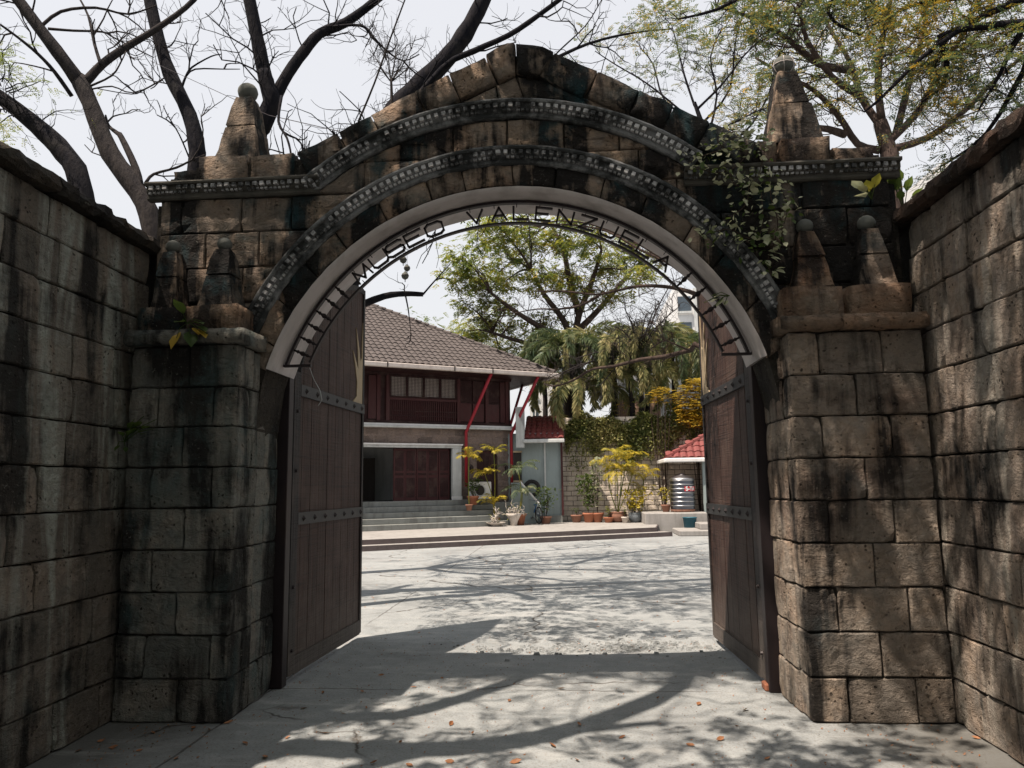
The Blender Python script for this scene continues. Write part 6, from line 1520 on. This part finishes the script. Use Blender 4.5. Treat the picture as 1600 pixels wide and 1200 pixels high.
# ================================================================ TREES OUTSIDE THE FRAME THAT SHADE THE FORECOURT
rg = random.Random(55); SV = Vector((-.37, -.30, 1))
def sh(u, v, h): p = at(u, v, z=0); return p+SV*h
b = B(); lb = B(); tl = []; g = Vector((-5.2, .4, 0))
t = tree('big shade tree with heavy boughs standing outside the left wall behind the viewer', g)
limb(b, [g, Vector((-5.1, .5, 2.5)), Vector((-4.9, .7, 5))], .32, .25, rg, 10)
k0 = Vector((-4.9, .7, 5))
h = 6.2
limb(b, [k0, sh(380, 1185, h-.4), sh(540, 1172, h), sh(700, 1170, h), sh(850, 1150, h), sh(980, 1110, h), sh(1060, 1070, h), sh(1075, 1030, h)], .16, .10, rg, 8, tw=10, tips=tl, tlen=.9)
limb(b, [k0, sh(430, 1140, h-.3), sh(620, 1118, h), sh(740, 1085, h), sh(810, 1060, h+.2), sh(850, 1040, h+.3)], .12, .07, rg, 8, tw=10, tips=tl, tlen=.8)
limb(b, [k0, Vector((-4.4, 1.5, 6.6)), Vector((-3.6, 2.4, 7.4)), Vector((-2.4, 2.8, 7.9))], .13, .05, rg, 8, tw=14, tips=tl, tlen=1.0)
limb(b, [k0, Vector((-4.2, 0, 6.4)), Vector((-2.8, -.3, 7.4)), Vector((-1.2, 0, 8))], .13, .05, rg, 8, tw=14, tips=tl, tlen=1.0)
def shade_leaves(targets, h0, h1, n, rad, size=.09):
    for (P, w) in targets:
        for _ in range(int(n*w)):
            hgt = rg.uniform(h0, h1); c = Vector(P)+SV*hgt+Vector((rg.gauss(0, rad), rg.gauss(0, rad), rg.gauss(0, rad*.5)))
            if c.z < 1.7+.78*max(c.y, 0)+.9 and c.y > -1: continue
            spray(lb, c, Vector((rg.gauss(0, 1), rg.gauss(0, 1), -.2)), 5, .2, size, rg)
tg = []
for (u, v, w) in ((300, 1150, 1.2), (420, 1130, 1.2), (200, 1180, 1), (560, 1150, .5), (700, 1190, .7), (1250, 1180, .8), (1180, 1130, .5), (1150, 1180, .8), (1000, 1190, .5), (480, 1080, 1), (1400, 1180, .6), (940, 1085, .35), (780, 1150, .3), (640, 1090, .4)): tg.append((tuple(at(u, v, z=0)), w))
for (x, z, w) in ((-2.9, 2.2, 1), (-2.6, 1.4, 1), (-2.9, .6, 1), (-2.5, .4, 1), (-3.0, 1.8, 1), (-2.5, 2.1, 1)): tg.append(((x, 5.0, z), w*1.3))
for (x, z, w) in ((-3.0, 3.1, .5), (-2.6, 3.6, .8), (-2.0, 3.5, .7), (-1.5, 3.9, .9), (-1.1, 4.3, .7), (-.6, 4.1, .9), (-.2, 4.6, .8), (.2, 4.2, 1), (.7, 4.0, 1), (1.0, 3.6, 1.1), (1.3, 3.3, 1), (1.6, 3.8, .8), (2.1, 3.5, .6), (-2.7, 4.5, .5), (-1.9, 4.1, .8), (1.8, 4.6, .5), (0, 3.95, .6), (2.0, 2.95, .5), (1.75, 2.4, 1.0), (2.1, 2.5, .9)): tg.append(((x, 5.3, z), w*.62))
for (x, z, w) in ((1.8, 1.6, .4), (2.2, .9, .4), (1.7, .6, .35), (2.2, 2.1, .5), (1.9, 1.2, .3)): tg.append(((x, 5.2, z), w))
for (y, z, w) in ((5.0, 2.9, .8), (4.6, 3.1, .7), (4.2, 2.6, .5), (4.6, 1.9, .3), (4.2, 1.2, .35), (4.8, 1.0, .3), (3.8, 2.2, .4), (4.5, .5, .3)): tg.append(((2.45, y, z), w))
shade_leaves(tg, 4.2, 6.2, 62, .20)
# extra unseen canopy behind the viewer, added to lower the sky fill
for _ in range(2600):
    c = Vector((rg.uniform(-7, 1.5), rg.uniform(-5, .8), rg.uniform(6, 8.5))); spray(lb, c, Vector((rg.gauss(0, 1), rg.gauss(0, 1), -.2)), 5, .3, .13, rg)
finish(t, b, M['bark_dark'], lb, M['leaf_green'])

def added_crown_tree(x, y, h, R, n, label):  # out-of-view trees added to lower the sky fill on the forecourt
    g = Vector((x, y, 0)); t = tree(label, g); b = B(); lb = B(); tl = []
    top = Vector((x, y, h*.55)); limb(b, [g, g.lerp(top, .5)+Vector((.1, .1, 0)), top], .28, .2, rg, 8)
    for k in range(7):
        a = 2*math.pi*k/7+rg.uniform(-.3, .3); e = Vector((x+R*.8*math.cos(a), y+R*.8*math.sin(a), h*rg.uniform(.75, 1))); limb(b, [top, top.lerp(e, .5)+Vector((0, 0, .4)), e], .12, .03, rg, 6, tw=5, tips=tl, tlen=.8, tdepth=1)
    for _ in range(n):
        a = rg.uniform(0, 6.283); q = R*math.sqrt(rg.random()); c = Vector((x+q*math.cos(a), y+q*math.sin(a), h*rg.uniform(.72, 1.15)-.04*q*q))
        spray(lb, c, Vector((rg.gauss(0, 1), rg.gauss(0, 1), -.2)), 4, .5, .3, rg)
    finish(t, b, M['bark_dark'], lb, M['leaf_green'])
for (x, y, h, R, n, l) in ((-8.5, -4.5, 8, 4.2, 1500, 'unseen tree added left behind the viewer to cut sky light'), (0.3, -8, 8.5, 5, 2200, 'unseen tree added straight behind the viewer to cut sky light'), (8.5, -5, 8, 4.5, 1700, 'unseen tree added right behind the viewer to cut sky light'),
                      (7.6, 1.2, 7.4, 3.4, 1300, 'unseen tree added outside the right wall to cut sky light'), (-9.5, 4.5, 7, 2.8, 900, 'unseen tree added outside the left wall to cut sky light')):
    added_crown_tree(x, y, h, R, n, l)
